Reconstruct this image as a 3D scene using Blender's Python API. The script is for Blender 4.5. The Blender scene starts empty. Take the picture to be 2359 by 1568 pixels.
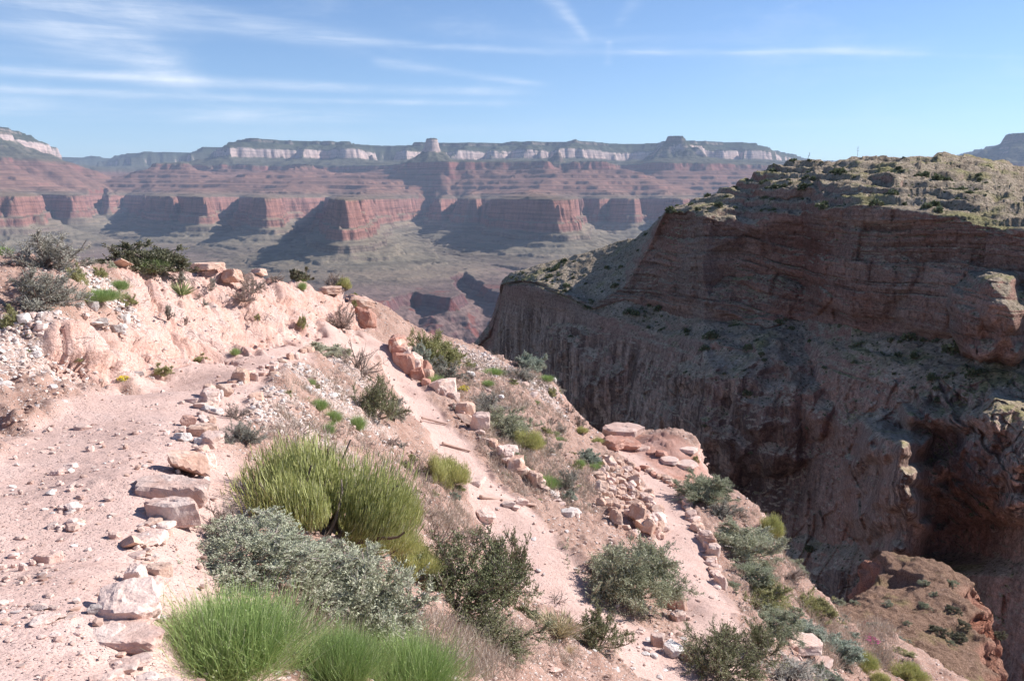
import bpy, math, random, numpy as np
from math import sin, cos, tan, radians, pi, sqrt, atan2, exp
from mathutils import Vector, Matrix
S = bpy.context.scene
COL = S.collection
R = radians
# ------------------------------------------------------------------ camera
# positions were read from the photograph on a 2358 x 1568 view of it
VW, VH, FV = 2358.0, 1568.0, 1962.0
PITCH = math.atan((784 - 452) / FV)
cam = bpy.data.cameras.new("camera")
cam.sensor_fit = 'HORIZONTAL'; cam.sensor_width = 36
cam.lens = 36 * FV / VW
cam.clip_start = 0.2; cam.clip_end = 200000
camo = bpy.data.objects.new("camera", cam); COL.objects.link(camo)
camo.location = (0, 0, 0); camo.rotation_euler = (pi / 2 - PITCH, 0, 0)
S.camera = camo
# ------------------------------------------------------------------ light
SUN_AZ, SUN_EL = R(72), R(35)          # azimuth to the right of the view direction (+Y)
EXPOSURE = 0.86
sun = bpy.data.lights.new("sun", 'SUN'); sun.energy = 4.6; sun.angle = R(0.53); sun.color = (1.0, 0.962, 0.915)
suno = bpy.data.objects.new("sun", sun); COL.objects.link(suno)
sd = Vector((sin(SUN_AZ) * cos(SUN_EL), cos(SUN_AZ) * cos(SUN_EL), sin(SUN_EL)))
suno.rotation_euler = sd.to_track_quat('Z', 'Y').to_euler()
S.view_settings.view_transform = 'Standard'; S.view_settings.look = 'None'
S.view_settings.exposure = EXPOSURE; S.view_settings.gamma = 1.0
S.cycles.use_denoising = True
S.cycles.max_bounces = 6; S.cycles.diffuse_bounces = 3; S.cycles.glossy_bounces = 1
S.cycles.transmission_bounces = 1; S.cycles.volume_bounces = 0; S.cycles.transparent_max_bounces = 4
S.cycles.use_adaptive_sampling = False

def vdir(vx, vy):
    x = (np.asarray(vx, float) - 1179) / FV; y = (784 - np.asarray(vy, float)) / FV
    return x, cos(PITCH) + y * sin(PITCH), -sin(PITCH) + y * cos(PITCH)
def at(vx, vy, Y):
    dx, dy, dz = vdir(vx, vy)
    return np.array([dx * Y / dy, Y + 0 * dx, dz * Y / dy]).T

# ------------------------------------------------------------------ node helpers
class NT:
    def __init__(s, tree): s.t = tree; s.n = tree.nodes; s.l = tree.links
    def new(s, typ, **kw):
        nd = s.n.new(typ)
        for k, v in kw.items(): setattr(nd, k, v)
        return nd
    def link(s, a, b): s.l.new(a, b)
    def put(s, sock, v):
        if hasattr(v, 'is_output') or isinstance(v, bpy.types.NodeSocket): s.l.new(v, sock)
        elif isinstance(v, (tuple, list)):
            v = tuple(v)
            if len(v) == 3 and sock.type == 'RGBA': v = v + (1,)
            sock.default_value = v
        else: sock.default_value = v
    def m(s, op, a, b=None, c=None, clamp=False):
        nd = s.new('ShaderNodeMath', operation=op); nd.use_clamp = clamp
        s.put(nd.inputs[0], a)
        if b is not None: s.put(nd.inputs[1], b)
        if c is not None: s.put(nd.inputs[2], c)
        return nd.outputs[0]
    def mr(s, v, a, b, c=0.0, d=1.0, smooth=False):
        nd = s.new('ShaderNodeMapRange'); nd.interpolation_type = 'SMOOTHSTEP' if smooth else 'LINEAR'
        for i, x in enumerate((v, a, b, c, d)): s.put(nd.inputs[i], x)
        return nd.outputs[0]
    def mix(s, f, a, b, mode='MIX'):
        nd = s.new('ShaderNodeMix', data_type='RGBA', blend_type=mode)
        s.put(nd.inputs[0], f); s.put(nd.inputs[6], a); s.put(nd.inputs[7], b)
        return nd.outputs[2]
    def noise(s, vec, scale, detail=4, rough=0.55, dist=0.0, lac=2.0):
        nd = s.new('ShaderNodeTexNoise')
        if vec is not None: s.link(vec, nd.inputs['Vector'])
        nd.inputs['Scale'].default_value = scale; nd.inputs['Detail'].default_value = detail
        nd.inputs['Roughness'].default_value = rough; nd.inputs['Distortion'].default_value = dist
        return nd.outputs['Fac']
    def voro(s, vec, scale, feature='F1', out='Distance', rand=1.0):
        nd = s.new('ShaderNodeTexVoronoi', feature=feature)
        if vec is not None: s.link(vec, nd.inputs['Vector'])
        nd.inputs['Scale'].default_value = scale; nd.inputs['Randomness'].default_value = rand
        return nd.outputs[out]
    def ramp(s, f, stops, interp='LINEAR'):
        nd = s.new('ShaderNodeValToRGB'); cr = nd.color_ramp; cr.interpolation = interp
        while len(cr.elements) > 1: cr.elements.remove(cr.elements[0])
        cr.elements[0].position = stops[0][0]; cr.elements[0].color = tuple(stops[0][1]) + (1,)
        for p, c in stops[1:]:
            e = cr.elements.new(p); e.color = tuple(c) + (1,)
        s.put(nd.inputs[0], f)
        return nd.outputs[0]
    def mapping(s, vec, scale=(1, 1, 1), rot=(0, 0, 0), loc=(0, 0, 0)):
        nd = s.new('ShaderNodeMapping'); s.link(vec, nd.inputs[0])
        nd.inputs['Scale'].default_value = scale; nd.inputs['Rotation'].default_value = rot; nd.inputs['Location'].default_value = loc
        return nd.outputs[0]
    def m_warp(s, vec, scale, amt):
        nd = s.new('ShaderNodeTexNoise'); s.link(vec, nd.inputs['Vector']); nd.inputs['Scale'].default_value = scale; nd.inputs['Detail'].default_value = 3
        a = s.new('ShaderNodeVectorMath', operation='SUBTRACT'); s.link(nd.outputs['Color'], a.inputs[0]); a.inputs[1].default_value = (.5, .5, .5)
        b = s.new('ShaderNodeVectorMath', operation='SCALE'); s.link(a.outputs[0], b.inputs[0]); b.inputs['Scale'].default_value = amt
        c = s.new('ShaderNodeVectorMath', operation='ADD'); s.link(vec, c.inputs[0]); s.link(b.outputs[0], c.inputs[1])
        return c.outputs[0]
    def attr(s, name, out='Fac'):
        nd = s.new('ShaderNodeAttribute', attribute_name=name); return nd.outputs[out]
def new_mat(name, rough=0.95, spec=0.1):
    m = bpy.data.materials.new(name); m.use_nodes = True
    t = NT(m.node_tree); b = t.n['Principled BSDF']
    b.inputs['Roughness'].default_value = rough
    b.inputs['Specular IOR Level'].default_value = spec
    return m, t, b
def bump(t, b, h, dist, strength=1.0, prev=None):
    nd = t.new('ShaderNodeBump'); t.put(nd.inputs['Height'], h)
    nd.inputs['Distance'].default_value = dist; nd.inputs['Strength'].default_value = strength
    if prev is not None: t.link(prev, nd.inputs['Normal'])
    if b is not None: t.link(nd.outputs[0], b.inputs['Normal'])
    return nd.outputs[0]

# ------------------------------------------------------------------ world: blue sky with cirrus and contrails
W = bpy.data.worlds.new("World"); S.world = W; W.use_nodes = True
wt = NT(W.node_tree); bg = wt.n['Background']
sky = wt.new('ShaderNodeTexSky', sky_type='NISHITA')
sky.sun_disc = False; sky.sun_elevation = SUN_EL; sky.sun_rotation = SUN_AZ
sky.air_density = 1.0; sky.dust_density = 0.08; sky.ozone_density = 1.6; sky.altitude = 1500
tc = wt.new('ShaderNodeTexCoord')
sep = wt.new('ShaderNodeSeparateXYZ'); wt.link(tc.outputs['Generated'], sep.inputs[0])
az = wt.m('ARCTAN2', sep.outputs[0], sep.outputs[1]); el = wt.m('ARCSINE', sep.outputs[2])
cmb = wt.new('ShaderNodeCombineXYZ'); wt.put(cmb.inputs[0], az); wt.put(cmb.inputs[1], el)
cv = cmb.outputs[0]
wv = wt.m('MULTIPLY', wt.m('SUBTRACT', wt.noise(wt.mapping(cv, scale=(3.5, 9, 1)), 1.0, 3, .5), .5), 0.035)
fib = wt.noise(wt.mapping(cv, scale=(5, 55, 1), rot=(0, 0, R(6))), 1.0, 7, .62, .3)
fib2 = wt.noise(wt.mapping(cv, scale=(6, 17, 1), rot=(0, 0, R(8))), 1.0, 8, .6, .5)
def azel(vx, vy):
    x, y, z = [float(a) for a in vdir(vx, vy)]; n = sqrt(x * x + y * y + z * z)
    return atan2(x, y), math.asin(z / n)
def streak(x0, y0, x1, y1, w0, w1, strength, soft=1.0, fibre=.6, e0=.08, e1=.15):
    a0, b0 = azel(x0, y0); a1, b1 = azel(x1, y1)
    L = math.hypot(a1 - a0, b1 - b0); ux, uy = (a1 - a0) / L, (b1 - b0) / L
    dx = wt.m('SUBTRACT', az, a0); dy = wt.m('SUBTRACT', el, b0)
    t = wt.m('DIVIDE', wt.m('ADD', wt.m('MULTIPLY', dx, ux), wt.m('MULTIPLY', dy, uy)), L)
    d = wt.m('SUBTRACT', wt.m('MULTIPLY', dy, ux), wt.m('MULTIPLY', dx, uy))
    d = wt.m('ABSOLUTE', wt.m('ADD', d, wt.m('MULTIPLY', wv, soft)))
    w = wt.mr(t, 0, 1, .8 * w0 / FV, .8 * w1 / FV)
    k = wt.m('DIVIDE', d, w)
    g = wt.m('EXPONENT', wt.m('MULTIPLY', wt.m('MULTIPLY', k, k), -1.0))
    e = wt.m('MULTIPLY', wt.mr(t, -e0, e0, smooth=True), wt.mr(t, 1 + e1, 1 - e1, smooth=True))
    f = wt.m('MULTIPLY', wt.m('ADD', 1 - min(.95, fibre + .2), wt.m('MULTIPLY', wt.mr(fib, .38, .62), min(.95, fibre + .2))), wt.mr(fib2, .32, .68, .25, 1.6))
    return wt.m('MULTIPLY', wt.m('MULTIPLY', wt.m('MULTIPLY', g, e), f), strength * .66)
tot = None
for s_ in [
    (-100, 150, 1150, 212, 13, 11, .62, .25, .5), (-100, 198, 1150, 238, 10, 8, .55, .2, .5),
    (-100, 238, 900, 268, 24, 18, .6, .3, .6), (-300, 10, 430, 30, 75, 60, .6, .8, .6),
    (60, 0, 410, 170, 85, 40, .75, .6, .5, .3, .25), (300, 30, 800, 85, 30, 24, .42, .5, .7, .3, .3),
    (380, 60, 2000, 118, 8, 9, .45, .2, .5), (1900, 118, 2340, 133, 8, 5, .3, .1, .5),
    (380, 10, 780, 100, 22, 26, .32, .6, .8, .3, .3), (870, 145, 1230, 192, 13, 8, .4, .3, .5),
    (1255, -30, 1350, 85, 26, 9, .5, .4, .5), (1480, -30, 1420, 55, 24, 12, .28, .4, .5),
    (1403, 95, 1400, 150, 9, 11, .32, .2, .5), (1700, 150, 2300, 150, 40, 40, .12, 1, .9, .3, .3),
    (1000, 60, 1800, 110, 30, 30, .13, 1, .9, .3, .3), (-200, 110, 300, 180, 16, 16, .2, .5, .8, .3, .3),
    (1600, 290, 2300, 262, 12, 10, .1, .5, .9, .3, .3), (0, 300, 1500, 290, 30, 20, .1, 1, .9, .3, .3)]:
    v = streak(*s_)
    tot = v if tot is None else wt.m('SUBTRACT', wt.m('ADD', tot, v), wt.m('MULTIPLY', tot, v))
veil = wt.m('MULTIPLY', wt.mr(fib2, .5, .8, smooth=True), .12)
tot = wt.m('MINIMUM', wt.m('ADD', tot, veil), .9)
skc = wt.mix(1.0, sky.outputs[0], (.78, .91, 1.08), 'MULTIPLY')
cl = wt.mix(tot, skc, (7.6, 8.1, 8.8))
wt.link(cl, bg.inputs['Color']); bg.inputs['Strength'].default_value = 0.076

# ------------------------------------------------------------------ numpy noise and mesh helpers
_rs = np.random.RandomState(7)
_PERM = _rs.permutation(4096).astype(np.int64)
_G = _rs.normal(size=(4096, 3)); _G /= np.linalg.norm(_G, axis=1)[:, None]
def _h(i, j, k): return _PERM[(_PERM[(_PERM[i & 4095] + j) & 4095] + k) & 4095]
def pnoise(x, y, z=0.0):
    x = np.asarray(x, float); y = np.asarray(y, float); z = np.asarray(z, float) + 0 * x
    xi = np.floor(x).astype(np.int64); yi = np.floor(y).astype(np.int64); zi = np.floor(z).astype(np.int64)
    xf = x - xi; yf = y - yi; zf = z - zi
    u = xf * xf * xf * (xf * (xf * 6 - 15) + 10); v = yf * yf * yf * (yf * (yf * 6 - 15) + 10); w = zf * zf * zf * (zf * (zf * 6 - 15) + 10)
    r = 0
    for a in (0, 1):
        for b in (0, 1):
            for c in (0, 1):
                g = _G[_h(xi + a, yi + b, zi + c)]
                d = g[..., 0] * (xf - a) + g[..., 1] * (yf - b) + g[..., 2] * (zf - c)
                r = r + d * (u if a else 1 - u) * (v if b else 1 - v) * (w if c else 1 - w)
    return r * 1.6
def fbm(x, y, z=0.0, octv=4, gain=.5, lac=2.03):
    r = 0; a = 1.0
    for o in range(octv):
        r = r + a * pnoise(x + 17.3 * o, y - 9.1 * o, z + 5.7 * o); x = x * lac; y = y * lac; z = np.asarray(z) * lac; a *= gain
    return r
def ridged(x, y, z=0.0, octv=4, gain=.5, lac=2.07):
    r = 0; a = 1.0; s = 0
    for o in range(octv):
        r = r + a * (1 - np.abs(pnoise(x + 31.7 * o, y + 11.3 * o, z + 3.1 * o)) * 1.6); s += a
        x = x * lac; y = y * lac; z = np.asarray(z) * lac; a *= gain
    return r / s
def worley(x, y, z=0.0, k=0):
    "nearest distance, second distance, random number of the nearest cell"
    x = np.asarray(x, float); y = np.asarray(y, float); z = np.asarray(z, float) + 0 * x
    xi = np.floor(x).astype(np.int64); yi = np.floor(y).astype(np.int64); zi = np.floor(z).astype(np.int64)
    d1 = np.full(x.shape, 9.0); d2 = d1.copy(); cid = np.zeros(x.shape)
    for a in (-1, 0, 1):
        for b in (-1, 0, 1):
            for c in (-1, 0, 1):
                h = _h(xi + a + k, yi + b, zi + c)
                px = xi + a + (h % 61) / 61.0; py = yi + b + (h % 53) / 53.0; pz = zi + c + (h % 47) / 47.0
                d = np.sqrt((px - x) ** 2 + (py - y) ** 2 + (pz - z) ** 2)
                nb = d < d1
                d2 = np.where(nb, d1, np.minimum(d2, d)); cid = np.where(nb, (h % 997) / 997.0, cid); d1 = np.where(nb, d, d1)
    return d1, d2, cid
def worley2(x, y, k=0):
    xi = np.floor(x).astype(np.int64); yi = np.floor(y).astype(np.int64)
    d1 = np.full(x.shape, 9.0); d2 = d1.copy(); cid = np.zeros(x.shape)
    for a in (-1, 0, 1):
        for b in (-1, 0, 1):
            h = _h(xi + a + k, yi + b, 5 + k)
            d = np.sqrt((xi + a + (h % 61) / 61.0 - x) ** 2 + (yi + b + (h % 53) / 53.0 - y) ** 2)
            nb = d < d1
            d2 = np.where(nb, d1, np.minimum(d2, d)); cid = np.where(nb, (h % 997) / 997.0, cid); d1 = np.where(nb, d, d1)
    return d1, d2, cid
def facet(x, y, z, k=0, tilt=1.0):
    "chiselled planes: every worley cell is a randomly tilted plane; also returns the distance to the joints and the cell number"
    x = np.asarray(x, float); y = np.asarray(y, float); z = np.asarray(z, float) + 0 * x
    xi = np.floor(x).astype(np.int64); yi = np.floor(y).astype(np.int64); zi = np.floor(z).astype(np.int64)
    d1 = np.full(x.shape, 9.0); d2 = d1.copy(); cid = np.zeros(x.shape); fv = np.zeros(x.shape)
    for a in (-1, 0, 1):
        for b in (-1, 0, 1):
            for c in (-1, 0, 1):
                h = _h(xi + a + k, yi + b, zi + c)
                vx = x - (xi + a + (h % 61) / 61.0); vy = y - (yi + b + (h % 53) / 53.0); vz = z - (zi + c + (h % 47) / 47.0)
                d = np.sqrt(vx * vx + vy * vy + vz * vz); nb = d < d1; g = _G[h]
                fv = np.where(nb, tilt * (g[..., 0] * vx + g[..., 1] * vy + g[..., 2] * vz), fv)
                d2 = np.where(nb, d1, np.minimum(d2, d)); cid = np.where(nb, (h % 997) / 997.0, cid); d1 = np.where(nb, d, d1)
    return fv, d2 - d1, cid
def brick(u, w, bw, bh, k=0, soft=.06):
    "bedded rock: layers of uneven blocks; returns the setback of the block (-.5 .. .5) and how near the point is to a joint (0 .. 1)"
    q = w / bh; q = q + .35 * np.sin(q * 2.1 + k); L = np.floor(q).astype(np.int64); fq = q - L
    o = _PERM[(L + 37 * k) & 4095]; v = u / bw * (1 + .5 * ((o % 7) / 7.0 - .5)) + (o % 101) / 101.0 * 5; v = v + .25 * np.sin(v * 1.7 + o % 6); Bk = np.floor(v).astype(np.int64); fv = v - Bk
    h = _h(L, Bk, np.full_like(L, k)); r = (h % 991) / 991.0 - .5
    hl = (_PERM[(L + 11 * k + 5) & 4095] % 97) / 97.0 - .5
    edge = np.minimum(np.minimum(fq, 1 - fq) * bh, np.minimum(fv, 1 - fv) * bw * .8) / (soft * bw)
    rnd = (h // 7 % 13) / 13.0 - .5
    return (.55 * r + .6 * hl + .22 * rnd * (fv - .5)), 1 - np.clip(edge, 0, 1)
def memo(name, fn): return fn()
def sstep(x, a, b):
    t = np.clip((x - a) / (b - a), 0, 1); return t * t * (3 - 2 * t)
def put_mesh(name, V, F, mats, midx=None, smooth=True, attrs=None):
    "V (n,3); F (m,3|4) array or list of arrays"
    me = bpy.data.meshes.new(name)
    Fs = F if isinstance(F, list) else [F]
    nl = [f.shape[1] for f in Fs]
    me.vertices.add(len(V)); me.vertices.foreach_set('co', np.ascontiguousarray(V, np.float32).ravel())
    loops = np.concatenate([f.ravel() for f in Fs]).astype(np.int32)
    starts = []; o = 0
    for f in Fs:
        starts.append(o + np.arange(len(f)) * f.shape[1]); o += f.size
    starts = np.concatenate(starts).astype(np.int32)
    me.loops.add(len(loops)); me.loops.foreach_set('vertex_index', loops)
    me.polygons.add(len(starts)); me.polygons.foreach_set('loop_start', starts)
    if midx is not None: me.polygons.foreach_set('material_index', np.asarray(midx, np.int32))
    me.polygons.foreach_set('use_smooth', np.full(len(starts), smooth))
    me.update(calc_edges=True); me.validate()
    for m in (mats if isinstance(mats, (list, tuple)) else [mats]): me.materials.append(m)
    for k, v in (attrs or {}).items():
        a = me.attributes.new(k, 'FLOAT', 'POINT'); a.data.foreach_set('value', np.ascontiguousarray(v, np.float32).ravel())
    return me
def add_obj(name, me, parent=None, loc=None, rot=None, scale=None):
    o = bpy.data.objects.new(name, me); COL.objects.link(o)
    if parent is not None: o.parent = parent
    if loc is not None: o.location = loc
    if rot is not None: o.rotation_euler = rot
    if scale is not None: o.scale = (scale,) * 3 if np.isscalar(scale) else scale
    return o
def tag(o, label=None, cat=None, group=None, kind=None):
    if label: o['label'] = label
    if cat: o['category'] = cat
    if group: o['group'] = group
    if kind: o['kind'] = kind
    return o
def grid_faces(nr, nc):
    i = np.arange(nr - 1)[:, None] * nc + np.arange(nc - 1)[None, :]
    return np.stack([i, i + 1, i + nc + 1, i + nc], -1).reshape(-1, 4)
# ------------------------------------------------------------------ the far canyon: one sheet from the gorge to the rim
def plan(pts, k=1.0): return np.array([[(vx - 1179) / FV * D * k, D * k] for vx, D in pts], float)
def sdf(px, py, poly, arc=False):
    n = len(poly); d = np.full(px.shape, 1e18); ins = np.zeros(px.shape, bool); pa = np.zeros(px.shape); cum = 0.0
    for i in range(n):
        a = poly[i]; b = poly[(i + 1) % n]; e = b - a
        wx = px - a[0]; wy = py - a[1]
        t = np.clip((wx * e[0] + wy * e[1]) / (e @ e), 0, 1)
        qx = wx - e[0] * t; qy = wy - e[1] * t
        qq = qx * qx + qy * qy; nb = qq < d
        if arc: L_ = math.hypot(*e); pa = np.where(nb, cum + t * L_ , pa); cum += L_
        d = np.where(nb, qq, d)
        c = (a[1] <= py) != (b[1] <= py)
        xs = a[0] + (py - a[1]) * e[0] / (e[1] if abs(e[1]) > 1e-9 else 1e-9)
        ins ^= c & (px < xs)
    d = np.sqrt(d)
    return (np.where(ins, d, -d), pa) if arc else np.where(ins, d, -d)
RIM_RED = plan([(-700, 7000), (-300, 7600), (-60, 8300), (40, 8500), (88, 9000), (108, 12000), (140, 11500), (185, 11200), (215, 13500),
    (252, 14500), (262, 13400), (300, 14300), (348, 13200), (358, 11000), (405, 10300), (412, 11900), (428, 11500), (438, 10200), (472, 9400),
    (480, 9700), (486, 11600), (560, 12600), (566, 11800), (600, 9900), (620, 8700), (632, 8900), (644, 10900), (655, 11600), (762, 12800), (772, 9000), (778, 7200),
    (795, 6350), (818, 6500), (832, 8000), (846, 9700), (925, 11600), (958, 13200), (1003, 13600), (1016, 11800), (1035, 12500), (1052, 13200), (1072, 10300),
    (1103, 10300), (1112, 12600), (1124, 10900), (1150, 9000), (1200, 8300), (1278, 7700), (1302, 7900), (1314, 9600), (1335, 12000),
    (1380, 10900), (1400, 11300), (1425, 10700), (1458, 10600), (1466, 12400), (1530, 11300), (1560, 10500), (1600, 12500), (1700, 11000),
    (1900, 11500), (2100, 10000), (2500, 10000), (3200, 30000), (-1500, 30000)])
RIM_SUPAI = plan([(-800, 9500), (-300, 10300), (0, 10800), (70, 11800), (100, 15200), (200, 16800), (300, 17200), (400, 15500), (420, 13000), (450, 12700),
    (470, 13900), (600, 13600), (640, 13700), (690, 12300), (710, 13600), (820, 13500), (880, 12800), (905, 11800), (960, 11400), (1080, 11200), (1240, 11000), (1262, 12600),
    (1300, 11500), (1330, 11100), (1392, 11200), (1410, 12600), (1500, 12100), (1560, 11900), (1800, 12500), (2400, 11500), (3000, 11000), (3400, 32000), (-1700, 32000)], 1.24)
RIM_WHITE = plan([(-900, 12000), (-300, 12800), (0, 14000), (60, 14300), (66, 13900), (145, 15800), (165, 26500), (235, 27000), (250, 24500), (300, 23000),
    (310, 22000), (430, 22500), (440, 19300), (500, 19600), (512, 17600), (525, 15900), (600, 16500), (700, 17000), (705, 16400), (770, 17000), (780, 16200), (830, 16300), (880, 18300), (905, 18300), (925, 16600), (960, 16900), (1040, 17300),
    (1045, 16400), (1090, 16900), (1125, 17300), (1130, 16200), (1155, 16400), (1185, 16800), (1190, 15800), (1255, 16400), (1268, 16900), (1275, 15600), (1370, 16300), (1385, 16700), (1440, 17600), (1480, 17200), (1515, 15200), (1560, 14500), (1603, 15300), (1612, 16600),
    (1640, 16600), (1690, 16900), (1700, 16300), (1755, 17000), (1830, 21000), (1900, 26000), (2100, 25500), (2180, 20500), (2290, 16000), (2358, 15000), (2800, 14000), (3600, 36000), (-1800, 36000)], 1.09)
GORGE = plan([(300, 3300), (560, 3700), (800, 4450), (860, 4600), (905, 4900), (960, 5050), (1000, 4850), (1050, 4780), (1036, 5400), (1010, 5750), (1060, 6000), (1085, 5700), (1110, 5150),
    (1180, 5000), (1600, 5000), (2600, 5000), (2600, 300), (-500, 300), (-500, 3000)])
def farz(x, y):
    L1 = 1 / 900.
    wx = 150 * fbm(x * L1, y * L1, 1.3, 3) + 70 * fbm(x / 260., y / 260., 4.1, 4)
    wy = 150 * fbm(x * L1, y * L1, 8.3, 3) + 70 * fbm(x / 260., y / 260., 6.6, 4)
    wsx = 75 * fbm(x / 240., y / 240., 4.1, 4); wsy = 75 * fbm(x / 240., y / 240., 6.6, 4)
    s1, par = sdf(x + .12 * wx + wsx, y + .12 * wy + wsy, RIM_RED, True)
    vx3 = 420 * fbm(x / 1900., y / 1900., 3.3, 2); s3 = sdf(x + wx * 1.3 + vx3, y + wy * 1.3 + vx3, RIM_SUPAI)
    s2 = sdf(x + wx * 1.3, y + wy * 1.3, RIM_WHITE)
    sg = sdf(x + wx * .6, y + wy * .6, GORGE)
    d = np.maximum(-s1, 0)
    # cliff, small Muav ledge, talus with gullies, Tonto platform
    gul = ridged(par / 210. + .0012 * wx, d / 1500., 2.2, 3, .5) * .65 + .35 * ridged(x / 300. + .002 * wx, y / 300. + .002 * wy, 2.2, 3, .45)
    d = d + 15 * fbm(par / 75., 1.5, 2, 4) * (1 - sstep(d, 80, 200))
    cl = 205 * np.clip(d / 46., 0, 1) ** .85 + 85 * sstep(d + 30 * fbm(par / 170., 4.5, 1, 3), 78, 104)
    ta = 42 * sstep(d + 60 * fbm(par / 300., 2.5, 1, 3), 190, 215) + 150 * (1 - np.exp(-np.maximum(d - 95, 0) / 520.)) + 0.012 * d
    led = 18 * sstep(d + 70 * fbm(x / 300., y / 300., 3, 3), 330, 345) + 14 * sstep(d + 90 * fbm(x / 340., y / 340., 7, 3), 620, 636)
    gl = (gul - .55) * 62 * sstep(d, 80, 420) * (1 - .6 * sstep(d, 900, 2200))
    zt = -31 - cl - ta - led * 1.0 + np.clip(gl, -22, 22)
    # Supai steps between the Redwall rim and the red ledge
    t = np.clip(s1 / (s1 - s3 + 1e-6), 0, 1)
    rgs = ridged(par / 420. + .001 * wx, s1 / 1800., 5.5, 3, .5)
    t = np.clip(t + .045 * fbm(x / 500., y / 500., 9, 4) + .09 * (rgs - .55) * sstep(t, 0, .1), 0, 1) * sstep(s1, 0, 60)
    lev = [0, .06, .16, .22, .36, .50, .56, .70, .86, 1.0]; amt_ = [.35, .6, .4, .75, .6, .35, .7, .45, .8]; st = np.zeros_like(t)
    for a0, a1, am in zip(lev[:-1], lev[1:], amt_):
        q = np.clip((t - a0) / (a1 - a0), 0, 1); am = am * np.clip(.75 + .6 * fbm(x / 700., y / 700., a0 * 9, 2), .2, 1.1)
        st = st + (a1 - a0) * ((1 - am) * q + am * sstep(q, .74, .98))
    zs = -31 + 501 * np.where(t > 0, st, 0)
    z = np.where(s1 > 0, zs, zt)
    # red ledge, green slope
    u = np.clip(s3 / (s3 - s2 + 1e-6), 0, 1)
    z3 = 470 + 80 * np.clip(s3 / 45., 0, 1) + 190 * u ** 1.15 + 22 * fbm(x / 220., y / 220., 12, 4) * sstep(u, 0, .2) * (1 - sstep(u, .8, 1))
    z = np.where(s3 > 0, z3, z)
    zw = 740 + 200 * np.clip(s2 / 70., 0, 1) + 130 * sstep(s2, 60, 420) ** 1.0 + 90 * np.clip((s2 - 430 - 60 * fbm(x / 300., y / 300., 15, 3)) / 60., 0, 1) + 20 * sstep(s2, 600, 3000)
    z = np.where(s2 > 0, zw, z)
    # detached buttes: (vx, D, top, cone radius, cap radius, cap height)
    for vx, D, top, slp, cr, ch in [(1003, 14900, 972, .72, 70, 175), (1290, 15200, 805, .9, 40, 80), (1538, 16300, 1095, .9, 130, 45),
        (0, 14600, 1015, .5, 260, 120), (235, 29400, 1225, .4, 150, 40), (2330, 15600, 1100, .6, 300, 120)]:
        cx, cy = (vx - 1179) / FV * D, D
        dd = np.hypot(x - cx + wx * 1.1, (y - cy + wy * 1.1) * .8) * (1 + .16 * fbm(np.arctan2(x - cx, y - cy) * 2.2, D / 1000., 1, 3))
        base = top - ch - np.clip((dd - cr) * slp, 0, 9999)
        zz = np.where(dd < cr, top - ch * .05 * (dd / cr), base + ch * np.clip(1 - (dd - cr) / 55., 0, 1))
        z = np.where(z > -31, np.maximum(z, zz), z)
    # small red hills on the Tonto
    gd = np.maximum(sg, 0)
    rg = ridged(x / 420., y / 420., 21, 5, .42)
    zg = 55 * np.clip(gd / 30., 0, 1) + gd * .46 * (1.35 - .75 * rg) + 14 * fbm(x / 70., y / 70., 2, 4) * sstep(gd, 20, 90)
    z = z - np.where(sg > 0, np.minimum(zg, 560 + 60 * fbm(x / 300., y / 300., 5, 3)), 0)
    z = z + 2.5 * fbm(x / 35., y / 35., 31, 3)
    strata = z.copy()
    z = z + .010 * np.maximum(-x - 1500, 0) * sstep(y, 6000, 9000) + 40 * sstep(-x, -1500, -4500) * 0
    return z, strata, s1
NA, NR = 1050, 1180
a_ = np.linspace(R(-38), R(38), NA)
r_ = np.concatenate([np.geomspace(420, 3600, 90, endpoint=False), np.geomspace(3600, 19500, NR - 150, endpoint=False), np.geomspace(19500, 34000, 60)])
AA, RR = np.meshgrid(a_, r_)
X, Y = RR * np.sin(AA), RR * np.cos(AA)
Z, ST, S1_ = memo('far', lambda: farz(X.ravel(), Y.ravel()))
V = np.stack([X.ravel(), Y.ravel(), Z], 1)
m, t, b = new_mat('canyon_rock', 1.0, 0.0)
geo = t.new('ShaderNodeNewGeometry'); P = geo.outputs['Position']
sp = t.new('ShaderNodeSeparateXYZ'); t.link(geo.outputs['Normal'], sp.inputs[0]); nz = sp.outputs[2]
st = t.attr('strata')
n1 = t.noise(P, .0022, 5, .6); n2 = t.noise(P, .012, 4, .6); n3 = t.noise(P, .05, 3, .65)
stw = t.m('ADD', st, t.m('MULTIPLY', t.m('SUBTRACT', n2, .5), 26.0))
f = t.mr(stw, -900, 1300)
def zz(z): return (z + 900) / 2200.
rock = t.ramp(f, [(0, (.19, .115, .105)), (zz(-545), (.22, .14, .13)), (zz(-535), (.24, .18, .14)), (zz(-480), (.22, .18, .14)), (zz(-440), (.23, .20, .15)), (zz(-350), (.26, .215, .16)),
    (zz(-322), (.34, .24, .18)), (zz(-300), (.36, .20, .15)), (zz(-40), (.40, .225, .17)), (zz(-25), (.26, .18, .13)), (zz(10), (.34, .165, .125)), (zz(470), (.33, .165, .13)),
    (zz(552), (.34, .17, .125)), (zz(570), (.24, .19, .14)), (zz(730), (.27, .225, .165)), (zz(745), (.66, .54, .44)), (zz(935), (.70, .60, .50)), (zz(955), (.25, .22, .16)), (zz(1060), (.28, .24, .18)), (zz(1075), (.42, .37, .30)), (zz(1160), (.34, .30, .24)), (1, (.10, .12, .07))])
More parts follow.
